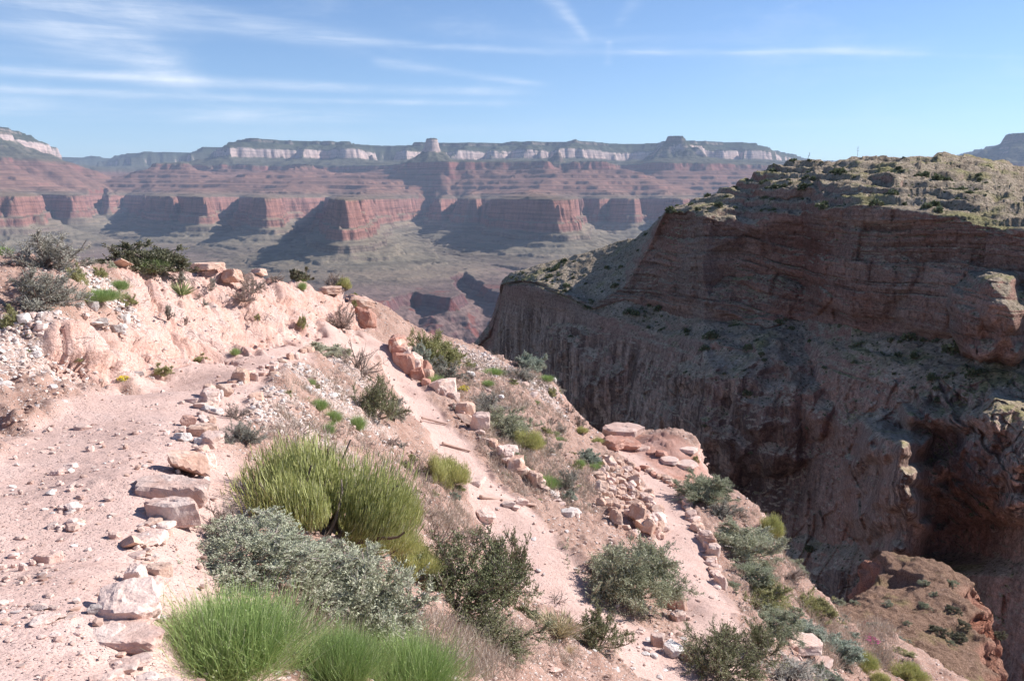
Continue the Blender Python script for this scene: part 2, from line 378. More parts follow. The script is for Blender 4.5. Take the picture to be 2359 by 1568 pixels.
slope = t.ramp(f, [(0, (.21, .14, .125)), (zz(-560), (.21, .16, .14)), (zz(-520), (.18, .155, .12)), (zz(-460), (.20, .182, .135)), (zz(-330), (.235, .205, .15)), (zz(-60), (.25, .17, .13)), (zz(-20), (.20, .165, .12)),
    (zz(60), (.27, .165, .12)), (zz(470), (.29, .165, .12)), (zz(550), (.16, .15, .10)), (zz(740), (.17, .17, .115)), (zz(950), (.12, .13, .08)), (zz(1060), (.085, .105, .06)), (zz(1170), (.05, .07, .04)), (1, (.045, .065, .035))])
# thin strata lines
sx = t.new('ShaderNodeSeparateXYZ'); t.link(P, sx.inputs[0])
cb = t.new('ShaderNodeCombineXYZ'); t.put(cb.inputs[0], t.m('MULTIPLY', sx.outputs[0], .0006)); t.put(cb.inputs[1], t.m('MULTIPLY', sx.outputs[1], .0006)); t.put(cb.inputs[2], t.m('MULTIPLY', st, .045))
lines = t.noise(cb.outputs[0], 1.0, 4, .7)
cb2 = t.new('ShaderNodeCombineXYZ'); t.put(cb2.inputs[0], t.m('MULTIPLY', sx.outputs[0], .02)); t.put(cb2.inputs[1], t.m('MULTIPLY', sx.outputs[1], .02)); t.put(cb2.inputs[2], t.m('MULTIPLY', st, .003))
vert = t.noise(cb2.outputs[0], 1.0, 4, .7)
steep = t.mr(nz, .80, .55, smooth=True)
slope = t.mix(1.0, slope, t.mix(t.mr(st, -100, 400), (1.34, 1.36, 1.26), (.95, 1.0, .98)), 'MULTIPLY')
c = t.mix(steep, slope, rock)
c = t.mix(1.0, c, t.ramp(t.mr(lines, .3, .7), [(0, (.48, .46, .48)), (.45, (1, 1, 1)), (1, (1.42, 1.34, 1.28))]), 'MULTIPLY')
c = t.mix(t.m('MULTIPLY', steep, .8), c, t.mix(1.0, c, t.ramp(t.mr(vert, .3, .72), [(0, (.6, .56, .56)), (.5, (1, 1, 1)), (1, (1.2, 1.15, 1.1))]), 'MULTIPLY'))
c = t.mix(1.0, c, t.ramp(n1, [(.3, (.86, .88, .86)), (.7, (1.12, 1.1, 1.08))]), 'MULTIPLY')
# scrub and trees as dark specks on the higher slopes
spk = t.voro(P, .022, 'F1'); tr = t.m('MULTIPLY', t.mr(spk, .42, .25, smooth=True), t.mr(st, 470, 620))
tr = t.m('MULTIPLY', tr, t.mr(nz, .45, .7))
c = t.mix(t.m('MULTIPLY', tr, .75), c, (.045, .065, .035))
# red shale patch in the gorge slope
redp = t.m('MULTIPLY', t.mr(t.noise(P, .006, 3, .6, .4), .56, .63, smooth=True), t.mr(st, -540, -570))
c = t.mix(t.m('MULTIPLY', redp, .6), c, (.33, .11, .08))
green = t.m('MULTIPLY', t.mr(t.noise(P, .0035, 4, .6, .4), .66, .72, smooth=True), t.mr(st, -400, -440))
c = t.mix(t.m('MULTIPLY', green, .5), c, (.10, .15, .07))
c = t.mix(1.0, c, (.58, .535, .60), 'MULTIPLY')
t.link(c, b.inputs['Base Color'])
h = t.m('ADD', t.m('MULTIPLY', lines, t.m('MULTIPLY', steep, 8.0)), t.m('ADD', t.m('MULTIPLY', n3, 6.0), t.m('MULTIPLY', vert, t.m('MULTIPLY', steep, 12.0))))
bump(t, b, h, 1.0, .9)
me = put_mesh('far_canyon', V, grid_faces(len(r_), NA)[:, ::-1], m, attrs={'strata': ST})
tag(add_obj('far_canyon', me), kind='structure')
del X, Y, Z, V, AA, RR
# ------------------------------------------------------------------ the near hillside with the three legs of the trail
CP = [(0,1568,2.9),(170,1568,2.9),(350,1568,3.1),(0,1300,4.6),(300,1300,4.7),(150,1420,3.7),(320,1420,3.9),(50,1100,6.7),(400,1100,6.8),(200,1200,5.6),(380,1200,5.8),(250,1000,8.7),(460,1000,8.9),(350,930,10.6),(520,900,12),(430,890,12.2),
 (620,850,15),(540,850,15),(700,800,20.2),(640,815,18.6),(800,775,26),(760,782,24.5),(870,780,29.8),(910,800,28.8),
 (0,1000,8.8),(0,850,11),(0,750,13),(0,650,15),(0,585,17),(150,750,13),(150,650,15),(160,600,18),(100,900,10.3),
 (270,600,20),(350,600,21),(450,600,22),(535,607,22.8),(600,630,26),(700,642,29),(780,662,31),(850,692,33),
 (200,880,12.8),(330,865,14.6),(470,822,17.6),(600,790,21),(680,772,24.4),(760,758,28),(860,752,31),
 (200,780,13.6),(300,750,16),(400,730,18),(400,655,20),(500,710,20),(530,655,21.6),(620,700,24.2),(700,705,27.1),(780,715,29.6),(840,722,31.6),
 (950,772,33),(1000,777,35),(1090,802,36),(1190,850,35),(1250,872,34),(1285,912,33.2),(1300,948,32.8),(1350,977,33),(1385,1003,33.5),(1400,1000,34.5),(1480,998,35.5),(1540,1015,35),(1600,1037,34),(1636,1080,32.6),(1640,1112,31),
 (1700,1165,28),(1780,1232,25.5),(1830,1310,24),(1880,1362,23),(1925,1400,23.5),(2000,1450,24.5),(2100,1502,25.5),(2200,1568,26),
 (960,900,26.6),(1010,960,24.8),(1060,1050,22.3),(1100,1100,20.8),(1160,1140,19.5),(1200,1200,18.3),(1240,1300,16.4),(1330,1400,15.1),(1480,1500,14),(1560,1568,13.3),
 (930,900,26.4),(970,960,24.4),(1020,1050,21.8),(1110,1200,17.9),(1170,1300,16.1),(1220,1380,14.9),
 (700,850,17.5),(800,850,22),(700,950,13.3),(800,950,17.2),(890,950,21),(600,1000,10.2),(700,1050,10.5),(850,1050,14.3),(960,1050,18.3),(560,1150,7.4),(480,1150,6.9),(700,1200,7.7),(900,1200,10.8),(1040,1200,14.2),
 (440,1300,5.3),(650,1350,6),(850,1350,7.8),(1000,1350,10),(1130,1370,13),(430,1420,4.3),(450,1568,3.5),(600,1568,4.1),(800,1568,5),(1000,1568,6.3),(1200,1568,8.3),(1400,1568,11),(1150,1470,10.2),(1300,1480,12.2),
 (1360,1300,17.2),(1420,1400,16.2),(1330,1230,18.9),(1560,1400,17.6),(1500,1420,16.6),(1660,1500,14.9),(1635,1400,17.2),(1592,1300,19.9),(1560,1200,23.3),(1530,1130,26.4),(1480,1065,29.8),(1450,1028,32.3),(1500,1060,30.5),
 (1100,950,26.6),(1200,1000,25.7),(1300,1050,25.5),(1250,1150,21.6),(1350,1150,22.4),(1450,1150,24.4),(1400,1230,20.1),(1500,1250,21),(1200,900,30),(1000,830,31),(1100,850,33.3),(1300,1000,29.5),(1380,1060,28.6),(980,870,28.6),
 (1700,1400,18),(1650,1250,22),(1605,1130,28.5),(1750,1350,20.5),(1800,1450,19),(1750,1568,14.5),(1900,1568,17.6),(2050,1568,21.5),(1900,1480,20),(2000,1510,22.8),(1690,1300,21.5)]
cpw = [at(*c) for c in CP]
SKY = [c for c in CP if (c[0], c[1]) in {(270,600),(350,600),(450,600),(535,607),(600,630),(700,642),(780,662),(850,692),(950,772),(1000,777),(1090,802),(1190,850),(1250,872),(1285,912),(1300,948),(1350,977),(1385,1003),(1480,998),(1540,1015),(1600,1037),(1636,1080),(1640,1112),(1700,1165),(1780,1232),(1830,1310),(1880,1362),(1925,1400),(2000,1450),(2100,1502),(2200,1568),(0,585,),(160,600)}]
cp_xy = np.array(cpw)[:, :2]
for c in SKY:
    p = at(*c)
    drop = 1.3 if c[0] < 900 else 2.2
    if c[0] in (0, 160, 270, 350, 450): drop = .8
    for k, dz in ((1.05, 0.25 * drop), (1.14, 2.2 * drop), (1.35, 9 * drop), (1.8, 26 * drop)):
        if k == 1.05 and c[0] in (1285, 1300): dz *= 3
        if np.hypot(*(cp_xy - p[:2] * k).T).min() < 1.25 or (c[0] in (1640, 1700) and k < 1.2): continue
        cpw.append(np.array([p[0] * k, p[1] * k, p[2] - dz]))
cpw += [np.array(q, float) for q in [(0, 1.5, -1.72), (-2, 0, -1.65), (-5, 1, -1.2), (2, 0, -2.3), (5, 2, -4.6), (-2, -4, -1.6), (4, -4, -3.4), (9, 4, -8.2), (14, 8, -11.6), (20, 14, -16.5), (28, 18, -23), (12, -4, -9.5),
    (30, 2, -25), (-10, 4, -.3), (-14, 9, .2), (-12, 12, -.5), (-20, 20, .5), (-26, 12, 2), (-10, -5, 0), (50, 30, -42), (-40, 30, 1), (0, 90, -95), (60, 60, -80), (-40, 70, -40), (-25, 38, -9)]]
cpw = np.array(cpw)
def _k(r2): return np.sqrt(r2 + .35 ** 2)
def _rbf(pts, z, lam=.004):
    n = len(pts); d2 = ((pts[:, None] - pts[None]) ** 2).sum(-1)
    A = np.zeros((n + 3, n + 3)); A[:n, :n] = -_k(d2) ; A[:n, :n] += lam * np.eye(n) * -1
    A[:n, n] = 1; A[n, :n] = 1; A[:n, n + 1:] = pts; A[n + 1:, :n] = pts.T
    return np.linalg.solve(A, np.concatenate([z, np.zeros(3)]))
_w = _rbf(cpw[:, :2], cpw[:, 2])
GX0, GX1, GY0, GY1, GS = -42., 56., -6., 96., .16
gx = np.arange(GX0, GX1, GS); gy = np.arange(GY0, GY1, GS)
gz = np.zeros((len(gy), len(gx)))
for i, yy in enumerate(gy):
    d2 = (gx[:, None] - cpw[None, :, 0]) ** 2 + (yy - cpw[None, :, 1]) ** 2
    gz[i] = -_k(d2) @ _w[:-3] + _w[-3] + gx * _w[-2] + yy * _w[-1]
def H(x, y):
    fx = np.clip((np.asarray(x, float) - GX0) / GS, 0, len(gx) - 1.001); fy = np.clip((np.asarray(y, float) - GY0) / GS, 0, len(gy) - 1.001)
    i = fx.astype(int); j = fy.astype(int); u = fx - i; v = fy - j
    return gz[j, i] * (1 - u) * (1 - v) + gz[j, i + 1] * u * (1 - v) + gz[j + 1, i] * (1 - u) * v + gz[j + 1, i + 1] * u * v
_Ys = np.geomspace(2.0, 60, 1500)
def hit(vx, vy, y0=0, y1=99):
    "first point of the hillside under a point of the photograph"
    dx, dy, dz = vdir(vx, vy)
    X_ = dx / dy * _Ys; Z_ = dz / dy * _Ys; h = H(X_, _Ys)
    k = np.where((Z_ <= h) & (_Ys > y0))[0]
    if len(k) == 0:
        k = [int(np.argmin(np.abs(Z_ - h) / _Ys + (_Ys < y0) * 9))]
    Y_ = _Ys[k[0]]
    return np.array([X_[k[0]], Y_, h[k[0]]])
def wline(pts): return np.array([hit(*p)[:2] for p in pts])
def pdist(px, py, line, wid=None):
    d = np.full(px.shape, 1e9); ww = np.zeros(px.shape)
    for i in range(len(line) - 1):
        a = line[i]; e = line[i + 1] - a
        t = np.clip(((px - a[0]) * e[0] + (py - a[1]) * e[1]) / (e @ e), 0, 1)
        q = np.hypot(px - a[0] - e[0] * t, py - a[1] - e[1] * t)
        if wid is not None: ww = np.where(q < d, wid[i] * (1 - t) + wid[i + 1] * t, ww)
        d = np.minimum(d, q)
    return d if wid is None else d / ww
TR1 = wline([(60, 1560), (110, 1420), (160, 1250), (230, 1100), (290, 1000), (400, 910), (500, 862), (600, 818), (690, 786), (790, 772), (860, 780), (905, 830)])
TR1w = [1.0, 1.0, 1.05, 1.15, 1.15, 1.1, 1.0, .85, .8, .75, .7, .5]
TR2 = wline([(905, 830), (955, 920), (1010, 985), (1060, 1060), (1125, 1120), (1180, 1200), (1235, 1290), (1310, 1370), (1420, 1440), (1490, 1500), (1530, 1560)])
TR2w = [.6, .65, .7, .72, .8, .95, 1.1, 1.1, .85, .75, .7]
TR3 = wline([(1640, 1540), (1650, 1460), (1630, 1400), (1590, 1300), (1560, 1220), (1545, 1150), (1500, 1085), (1460, 1040), (1520, 1035)])
TR3w = [.75, .75, .75, .75, .75, .7, .7, .9, .9]
OUTC = np.array([hit(*p)[:2] for p in [(270,602),(350,602),(450,602),(540,608),(600,632),(700,645),(780,664),(850,696),(866,755),(760,765),(680,783),(600,800),(470,832),(330,876),(200,890),(110,860),(200,780),(290,690)]])
OUTC = np.concatenate([OUTC[:8] * 1.06, OUTC[8:]])
LEDGE = np.array([hit(*p)[:2] for p in [(1380,1005),(1480,1000),(1600,1040),(1638,1110),(1560,1110),(1480,1050)]]); 
SCREE = [(220,650,.9,.5),(215,660,.7,1),(250,690,.8,.6),(640,960,1.6,.8),(690,990,1.4,.7),(600,900,1.2,.6),(430,975,.5,.4),(450,1085,.35,.3),(700,870,2.2,.9),(760,900,2.0,1),(1150,860,2.5,1.5),(60,820,1.6,1),(40,760,1.5,1),(770,830,2.0,1.0),(680,790,.8,.5),(560,1160,.5,.4),(1240,900,1.6,1.2),(1650,1460,.9,.6),(1100,830,1.8,1.2)]
scr = [(hit(a, b_)[:2], c_, d_) for a, b_, c_, d_ in SCREE]
NC, NRr = 1150, 960
a_ = np.concatenate([np.linspace(R(-78), R(-35), 60, endpoint=False), np.linspace(R(-35), R(35), NC - 120), np.linspace(R(35), R(78), 61)[1:]])
r_ = np.concatenate([np.geomspace(1.2, 42, 870, endpoint=False), np.geomspace(42, 95, NRr - 870)])
AA, RR = np.meshgrid(a_, r_)
X = (RR * np.sin(AA)).ravel(); Y = (RR * np.cos(AA)).ravel()
def near_masks(X, Y):
    wob = 1 + .35 * fbm(X / .8, Y / .8, 3, 2)
    tr = np.maximum.reduce([1 - sstep(pdist(X, Y, l, w) * wob, .75, 1.12) for l, w in ((TR1, TR1w), (TR2, TR2w), (TR3, TR3w))])
    so = sdf(X + .5 * fbm(X / 1.5, Y / 1.5, 5, 3), Y + .5 * fbm(X / 1.5, Y / 1.5, 15, 3), OUTC)
    rk = sstep(so, -.12, .25)
    sl = sdf(X + .4 * fbm(X / 1.2, Y / 1.2, 5, 3), Y, LEDGE)
    ld = sstep(sl, -.3, .2)
    sc = np.zeros_like(X)
    for c_, ra, rb in scr:
        q = np.hypot(X - c_[0], Y - c_[1]) / (.72 * max(ra, rb))
        sc = np.maximum(sc, 1 - sstep(q + .5 * fbm(X / .6, Y / .6, 8, 3), .5, 1.0))
    return tr, rk, ld, sc
def near_surface(X, Y, detail=True):
    "the hillside with its blocks, ledges and ruts"
    e = .12
    z0 = H(X, Y); gx_ = (H(X + e, Y) - H(X - e, Y)) / (2 * e); gy_ = (H(X, Y + e) - H(X, Y - e)) / (2 * e)
    nl = np.sqrt(gx_ ** 2 + gy_ ** 2 + 1); N = np.stack([-gx_ / nl, -gy_ / nl, 1 / nl], -1)
    tr, rk, ld, sc = near_masks(X, Y)
    slope = np.sqrt(gx_ ** 2 + gy_ ** 2)
    stp = sstep(slope, .95, 1.5)
    rk2 = np.clip(np.maximum(rk, stp * (1 - tr)), 0, 1)
    # bedding and joints of the rock: blocks in a rotated frame
    ca, sa = cos(R(35)), sin(R(35))
    u = X * ca + Y * sa; v = -X * sa + Y * ca; w = z0 + .35 * u + .12 * v
    wx = .25 * fbm(u / 1.1, v / 1.1, w, 3)
    rr_ = np.where((rk2 > .005) | (ld > .005))[0]
    d1, d2, cid = [np.full(X.shape, .5) for _ in range(3)]; e1, e2, cid2 = [np.full(X.shape, .5) for _ in range(3)]
    d1[rr_], d2[rr_], cid[rr_] = worley((u / 1.6 + wx)[rr_], (v / .9 + wx)[rr_], (w / .55)[rr_])
    e1[rr_], e2[rr_], cid2[rr_] = worley((u / .5 + wx)[rr_], (v / .32 + wx)[rr_], (w / .2)[rr_], 9)
    fa = np.zeros(X.shape); ja = np.ones(X.shape); fb = np.zeros(X.shape); jb = np.ones(X.shape)
    fa[rr_], ja[rr_], _ = facet((u / 1.0 + wx)[rr_], (v / .8 + wx)[rr_], (w / .5)[rr_], 5); fb[rr_], jb[rr_], _ = facet((u / .34)[rr_], (v / .3)[rr_], (w / .2)[rr_], 6)
    ba, ea = brick(u + .15 * wx, w, 1.5, .55, 1); bb, eb = brick(u, w, .55, .22, 2)
    blk = .42 * ba + .17 * bb - .09 * ea * (cid > .35) - .03 * eb * (cid2 > .3) + .10 * fa + .05 * fb * (cid2 > .4)
    blk += .03 * fbm(u / .5, v / .5, w / .3, 4) + .22 * fbm(u / 4, v / 4, w / 3, 2) * rk - .1 * rk
    soil = .10 * fbm(X / 1.3, Y / 1.3, 1, 5) + .05 * fbm(X / .35, Y / .35, 4, 4)
    f1, f2, cid3 = worley2(X / .22, Y / .22); 
    soil += .05 * (1 - sstep(f1, .1, .5)) * (cid3 > .45)
    g1, g2, cid4 = worley2(X / .75, Y / .75, 3); soil += .10 * (1 - sstep(g1, .12, .42)) * (cid4 > .62)
    trd = .022 * fbm(X / .9, Y / .9, 9, 5) + .012 * (1 - sstep(f1, .05, .4)) * (cid3 > .8) - .05 * tr
    d = soil * (1 - tr) + trd * tr
    d = d * (1 - rk2) + blk * rk2
    d = np.where(ld > .01, d * (1 - ld) + ld * (.03 * fbm(X / .8, Y / .8, 2, 4) + .10 * (cid - .5) * (cid > .5)), d)
    fade = sstep(np.hypot(X, Y), .5, 2.5)
    d = d * fade
    P = np.stack([X, Y, z0], -1) + N * d[:, None]
    return P, tr, rk2, np.maximum(ld, 0), sc
V, tr_, rk_, ld_, sc_ = memo('near', lambda: near_surface(X, Y))
m, t, b = new_mat('pink_hillside', 1.0, 0.0)
geo = t.new('ShaderNodeNewGeometry'); P = geo.outputs['Position']
tr = t.attr('trail'); rk = t.attr('rock'); ld = t.attr('ledge'); sc = t.attr('scree')
nA = t.noise(P, .35, 5, .6); nB = t.noise(P, 1.7, 5, .6, .5); nC = t.noise(P, 9, 4, .65); nD = t.noise(P, 60, 3, .7)
soil = t.mix(t.mr(nB, .3, .7), (.32, .20, .155), (.48, .345, .285))
vg = t.new('ShaderNodeTexVoronoi'); t.link(P, vg.inputs['Vector']); vg.inputs['Scale'].default_value = 26
vg2 = t.new('ShaderNodeTexVoronoi'); t.link(P, vg2.inputs['Vector']); vg2.inputs['Scale'].default_value = 75
sepc = t.new('ShaderNodeSeparateColor'); t.link(vg.outputs['Color'], sepc.inputs[0])
sepc2 = t.new('ShaderNodeSeparateColor'); t.link(vg2.outputs['Color'], sepc2.inputs[0])
stone = t.ramp(sepc.outputs[0], [(0, (.36, .25, .20)), (.35, (.48, .36, .30)), (.7, (.60, .51, .46)), (1, (.66, .61, .58))])
stone2 = t.ramp(sepc2.outputs[0], [(0, (.32, .22, .18)), (.4, (.48, .36, .30)), (1, (.66, .58, .53))])
has = t.m('MULTIPLY', t.mr(sepc.outputs[1], .50, .52), t.mr(vg.outputs['Distance'], .42, .34))
has2 = t.m('MULTIPLY', t.mr(sepc2.outputs[1], .45, .47), t.mr(vg2.outputs['Distance'], .42, .34))
c = t.mix(has2, soil, stone2); c = t.mix(has, c, stone)
scc = t.mix(t.mr(sepc2.outputs[2], .2, .9), (.46, .36, .31), (.62, .55, .51)); scc = t.mix(t.mr(sepc.outputs[2], .55, .8), scc, stone)
c = t.mix(t.m('MULTIPLY', sc, t.mr(nC, .3, .5)), c, scc)
dust = t.mix(t.mr(nB, .3, .7), (.56, .41, .355), (.64, .495, .44))
dust = t.mix(t.m('MULTIPLY', has2, .55), dust, stone2)
c = t.mix(t.m('MULTIPLY', tr, .92), c, dust)
rc = t.ramp(nB, [(.25, (.56, .345, .275)), (.42, (.64, .43, .355)), (.55, (.66, .49, .425)), (.72, (.56, .47, .435))])
rc = t.mix(t.mr(nA, .54, .72, smooth=True), rc, t.mix(nC, (.66, .52, .46), (.71, .60, .55)))
rc = t.mix(t.m('MULTIPLY', t.mr(t.noise(t.mapping(P, scale=(1, 1, 3)), 2.6, 4, .7, 1.2), .58, .66), .6), rc, (.44, .23, .165))
rc = t.mix(t.mr(nC, .35, .7, .0, .25), rc, (.66, .50, .44))
c = t.mix(rk, c, rc)
lc = t.mix(t.mr(nB, .35, .65), (.46, .26, .20), (.56, .37, .31))
c = t.mix(t.m('MULTIPLY', ld, .85), c, lc)
c = t.mix(1.0, c, (.97, .905, .89), 'MULTIPLY')
c = t.mix(1.0, c, t.ramp(nD, [(.25, (.82, .80, .80)), (.7, (1.1, 1.1, 1.1))]), 'MULTIPLY')
t.link(c, b.inputs['Base Color'])
hgt = t.m('ADD', t.m('MULTIPLY', has, .022), t.m('ADD', t.m('MULTIPLY', has2, .007), t.m('ADD', t.m('MULTIPLY', nC, .035), t.m('MULTIPLY', nD, .010))))
crk = t.voro(t.mapping(t.m_warp(P, 1.5, .5), scale=(1, 1, 1.8), rot=(.3, .2, .6)), 2.2, 'DISTANCE_TO_EDGE')
hgt = t.m('SUBTRACT', hgt, t.m('MULTIPLY', t.mr(crk, .04, 0), t.m('MULTIPLY', t.m('MULTIPLY', rk, t.mr(nB, .46, .58)), .018)))
bump(t, b, t.m('MULTIPLY', hgt, t.mr(tr, 0, 1, 1, .55)), 1.0, 1.0)
me = put_mesh('hillside', V, grid_faces(len(r_), NC)[:, ::-1], m, attrs={'trail': tr_, 'rock': rk_, 'ledge': ld_, 'scree': sc_})
hill = tag(add_obj('hillside', me), kind='structure')
# height of the finished surface, for setting things on it
VZ = V.reshape(len(r_), NC, 3)
def G(x, y):
    "ground height at (x, y) from the finished mesh"
    x = np.atleast_1d(np.asarray(x, float)); y = np.atleast_1d(np.asarray(y, float))
    rr = np.clip(np.hypot(x, y), r_[0], r_[-1]); aa = np.clip(np.arctan2(x, y), a_[0], a_[-1])
    i = np.clip(np.searchsorted(GR, rr) - 1, 0, len(GR) - 2); j = np.clip(np.searchsorted(GA, aa) - 1, 0, NC - 2)
    return VZ[i, j, 2] * .5 + VZ[i + 1, j + 1, 2] * .5
GR, GA = r_.copy(), a_.copy()
# ------------------------------------------------------------------ the shaded mesa across the side canyon
def interp(pts, x):
    p = np.array(pts, float); return np.interp(x, p[:, 0], p[:, 1])
mx = np.linspace(1040, 2620, 820)
sky_ = interp([(1040,900),(1085,800),(1098,782),(1118,755),(1130,740),(1146,690),(1151,672),(1156,645),(1178,629),(1247,608),(1322,589),(1397,565),(1466,546),(1500,522),(1514,508),(1536,485),(1580,470),(1610,461),(1685,434),(1728,413),(1771,391),(1808,381),(1878,375),(2006,370),(2086,366),(2166,365),(2273,373),(2358,394),(2700,440)], mx)
skd = interp([(1040,262),(1150,255),(1180,250),(1400,236),(1514,222),(1540,212),(1700,205),(2000,205),(2358,200),(2700,190)], mx)
# rim of the upper cliff; left of 1500 it is the outer rim of the lit terrace
rim = interp([(1040,915),(1100,800),(1130,770),(1150,700),(1158,652),(1200,648),(1237,652),(1300,672),(1370,705),(1440,660),(1500,560),(1520,512),(1537,488),(1580,492),(1640,505),(1680,520),(1712,535),(1760,520),(1810,512),(1840,508),(1890,492),(1920,482),(1980,478),(2060,484),(2110,497),(2200,512),(2358,540),(2700,560)], mx)
rimd = interp([(1040,255),(1150,250),(1158,247),(1237,226),(1370,208),(1440,208),(1500,206),(1537,200),(1620,184),(1712,182),(1760,178),(1845,174),(1890,162),(1980,152),(2100,144),(2358,128),(2700,112)], mx)
base = interp([(1040,918),(1100,803),(1130,775),(1150,705),(1158,657),(1237,658),(1300,680),(1370,712),(1440,690),(1480,700),(1500,705),(1560,728),(1620,735),(1700,738),(1860,734),(1960,755),(2080,768),(2200,790),(2358,800),(2700,830)], mx)
based = interp([(1040,254),(1150,249),(1158,246),(1237,225),(1370,207),(1440,205),(1500,201),(1560,192),(1620,180),(1700,178),(1850,172),(1885,163),(1960,151),(2080,143),(2200,134),(2358,124),(2700,108)], mx)
bench = interp([(1040,922),(1100,806),(1130,779),(1150,710),(1158,662),(1237,664),(1300,690),(1370,730),(1440,760),(1500,790),(1560,795),(1620,800),(1700,782),(1800,790),(1860,812),(1960,835),(2040,850),(2100,860),(2200,870),(2358,905),(2700,960)], mx)
benchd = interp([(1040,253),(1150,248),(1158,245),(1237,223),(1370,202),(1440,190),(1500,178),(1560,168),(1620,160),(1700,156),(1800,150),(1860,146),(1960,134),(2080,122),(2200,112),(2358,104),(2700,90)], mx)
foot = 1480 + 0 * mx
footd = interp([(1040,240),(1158,232),(1237,214),(1370,194),(1500,166),(1620,146),(1800,136),(1960,122),(2080,108),(2200,98),(2358,88),(2700,78)], mx)
benchd = based - .30 * (based - benchd); bench = base + .6 * (bench - base); footd = footd + .35 * (benchd - footd) * 0 + 5
rows = [(sky_ + 16, skd * 1.16, 6), (sky_, skd, 70), (rim, rimd, 230), (base, based, 50), (bench, benchd, 380), (foot, footd, 60), (foot + 520, footd * .86, 0)]
vv, dd, vt = [], [], []
for k in range(len(rows) - 1):
    a0, d0, n = rows[k]; a1, d1_, _ = rows[k + 1]
    for q in range(n):
        s_ = q / n
        if k == 1: sd_ = s_ ** .8; 
        elif k == 4: sd_ = s_ ** .62
        else: sd_ = s_
        # equal spacing in the height of each band, depth moves first out over the bench and then drops
        vv.append(a0 + (a1 - a0) * s_); dd.append(1 / (1 / d0 + (1 / d1_ - 1 / d0) * sd_)); vt.append(k + s_)
vv.append(rows[-1][0]); dd.append(rows[-1][1]); vt.append(len(rows) - 1.0)
vv = np.array(vv); dd = np.array(dd); vt = np.array(vt)[:, None] + 0 * vv; VX = mx[None, :] + 0 * vv
BN = .40 * fbm(VX / 75., vv / 75., 3, 2) + .05 * fbm(VX / 22., vv / 30., 9, 2)
# bulges: (vx, vy, rx, ry, metres towards the viewer, sharp)
for cx, cy, rx, ry, amt, pw in [(2290, 735, 95, 115, 16, .45), (2060, 1120, 120, 190, 12, .8), (2110, 1010, 40, 60, 3, 1), (1720, 950, 190, 170, 9, .8), (2250, 1060, 260, 160, 10, .8), (1700, 640, 90, 100, -4, 1),
        (1560, 640, 45, 130, 2.5, .8), (1760, 690, 140, 60, 3.5, .5), (1980, 640, 130, 110, 3, .8), (1480, 1150, 120, 200, 5, 1), (1320, 900, 120, 160, 5, 1), (1900, 1350, 260, 120, 6, 1), (1940, 430, 130, 26, 3, .6), (2100, 405, 120, 20, 3, .6), (1800, 440, 80, 20, 2.5, .6)]:
    q = ((VX - cx) / rx) ** 2 + ((vv - cy) / ry) ** 2 + BN
    dd = dd - amt * np.clip(1 - q, 0, 1) ** pw
# sharp edge on the pillar at the right: its right side falls back
pill = interp([(960, 2010), (1000, 2082), (1080, 2115), (1200, 2140), (1290, 2150)], vv.ravel()).reshape(vv.shape)
side = (VX - pill)
pm = sstep(vv, 950, 1000) * (1 - sstep(vv, 1270, 1330))
side = side + 20 * fbm(VX / 60., vv / 50., 6, 3)
dd = dd + pm * 9 * sstep(side, -30, 34) * (1 - sstep(side, 60, 260)) - pm * 6 * np.clip(1 + side / 170, 0, 1) * (1 - sstep(side, -40, 10))
Pm = at(VX.ravel(), vv.ravel(), dd.ravel()).reshape(-1, 3)
x, y, z = Pm.T
vtf = vt.ravel()
wall = np.clip(sstep(vtf, 1.88, 2.05) * (1 - sstep(vtf, 2.92, 3.0)) + sstep(vtf, 4.0, 4.12), 0, 1)
low = sstep(vtf, 4.0, 4.1)
# displacement: horizontal ledges, joints, blocks
zz_ = z + .04 * x + 2.0 * fbm(x / 40., y / 40., z / 60., 2)
h1 = zz_ / 2.3 + .25 * fbm(x / 9, y / 9, z / 9, 2); led = (h1 - np.floor(h1)); rnd = (_PERM[np.floor(h1).astype(np.int64) & 4095] % 101) / 101.
h2 = zz_ / .7 + .3 * fbm(x / 5, y / 5, z / 5, 2); rnd2 = (_PERM[np.floor(h2).astype(np.int64) & 4095] % 101) / 101.; led2 = h2 - np.floor(h2)
lat = x * .75 - y * .66
big = fbm(lat / 26., z / 60., y / 60., 4)
flute = fbm(lat / 3.2, z / 22., 3.3, 4)
d1, d2, cid = memo('mesa1', lambda: worley(lat / 4.5 + .3 * flute, z / 7., y / 9.))
bA, eA = brick(lat, zz_, 7.5, 3.4, 1); bB, eB = brick(lat, zz_, 2.6, 1.15, 2); bC, eC = brick(lat + .8 * flute, z + .3 * lat * 0, 4.2, 17.0, 3); bD, eD = brick(lat, z, 1.7, 6.0, 4)
fC, jC, cC = memo('mesa5', lambda: facet(x / 3.2, y / 3.2, z / 1.8, 11)); fE, jE, cE = memo('mesa6', lambda: facet(lat / 12., z / 15., y / 20., 12))
facet_lo = memo('mesa7', lambda: facet(lat / 3.4, z / 4.2, y / 5., 17))[0]
up = 2.4 * bA + 1.0 * bB - .35 * eA * (cC > .35) - .12 * eB
lo_ = 1.5 * bC + .55 * bD - .12 * eC + .5 * fE
disp = wall * ((1 - low) * up + low * lo_ + (3.4 - 1.6 * low) * big + (.35 + .1 * low) * flute + .28 * fbm(x / 1.3, y / 1.3, z / 1.1, 4) + low * (.9 * fE * 0 + .7 * facet_lo))
f1, f2, cid5 = memo('mesa2', lambda: worley(x / 4.0, y / 4.0, z / 2.2, 5))
hs = z * 1.15 + .1 * x + 1.3 * fbm(x / 14, y / 14, 2, 3); ls = (hs / 2.4) - np.floor(hs / 2.4)
top = 1 - wall
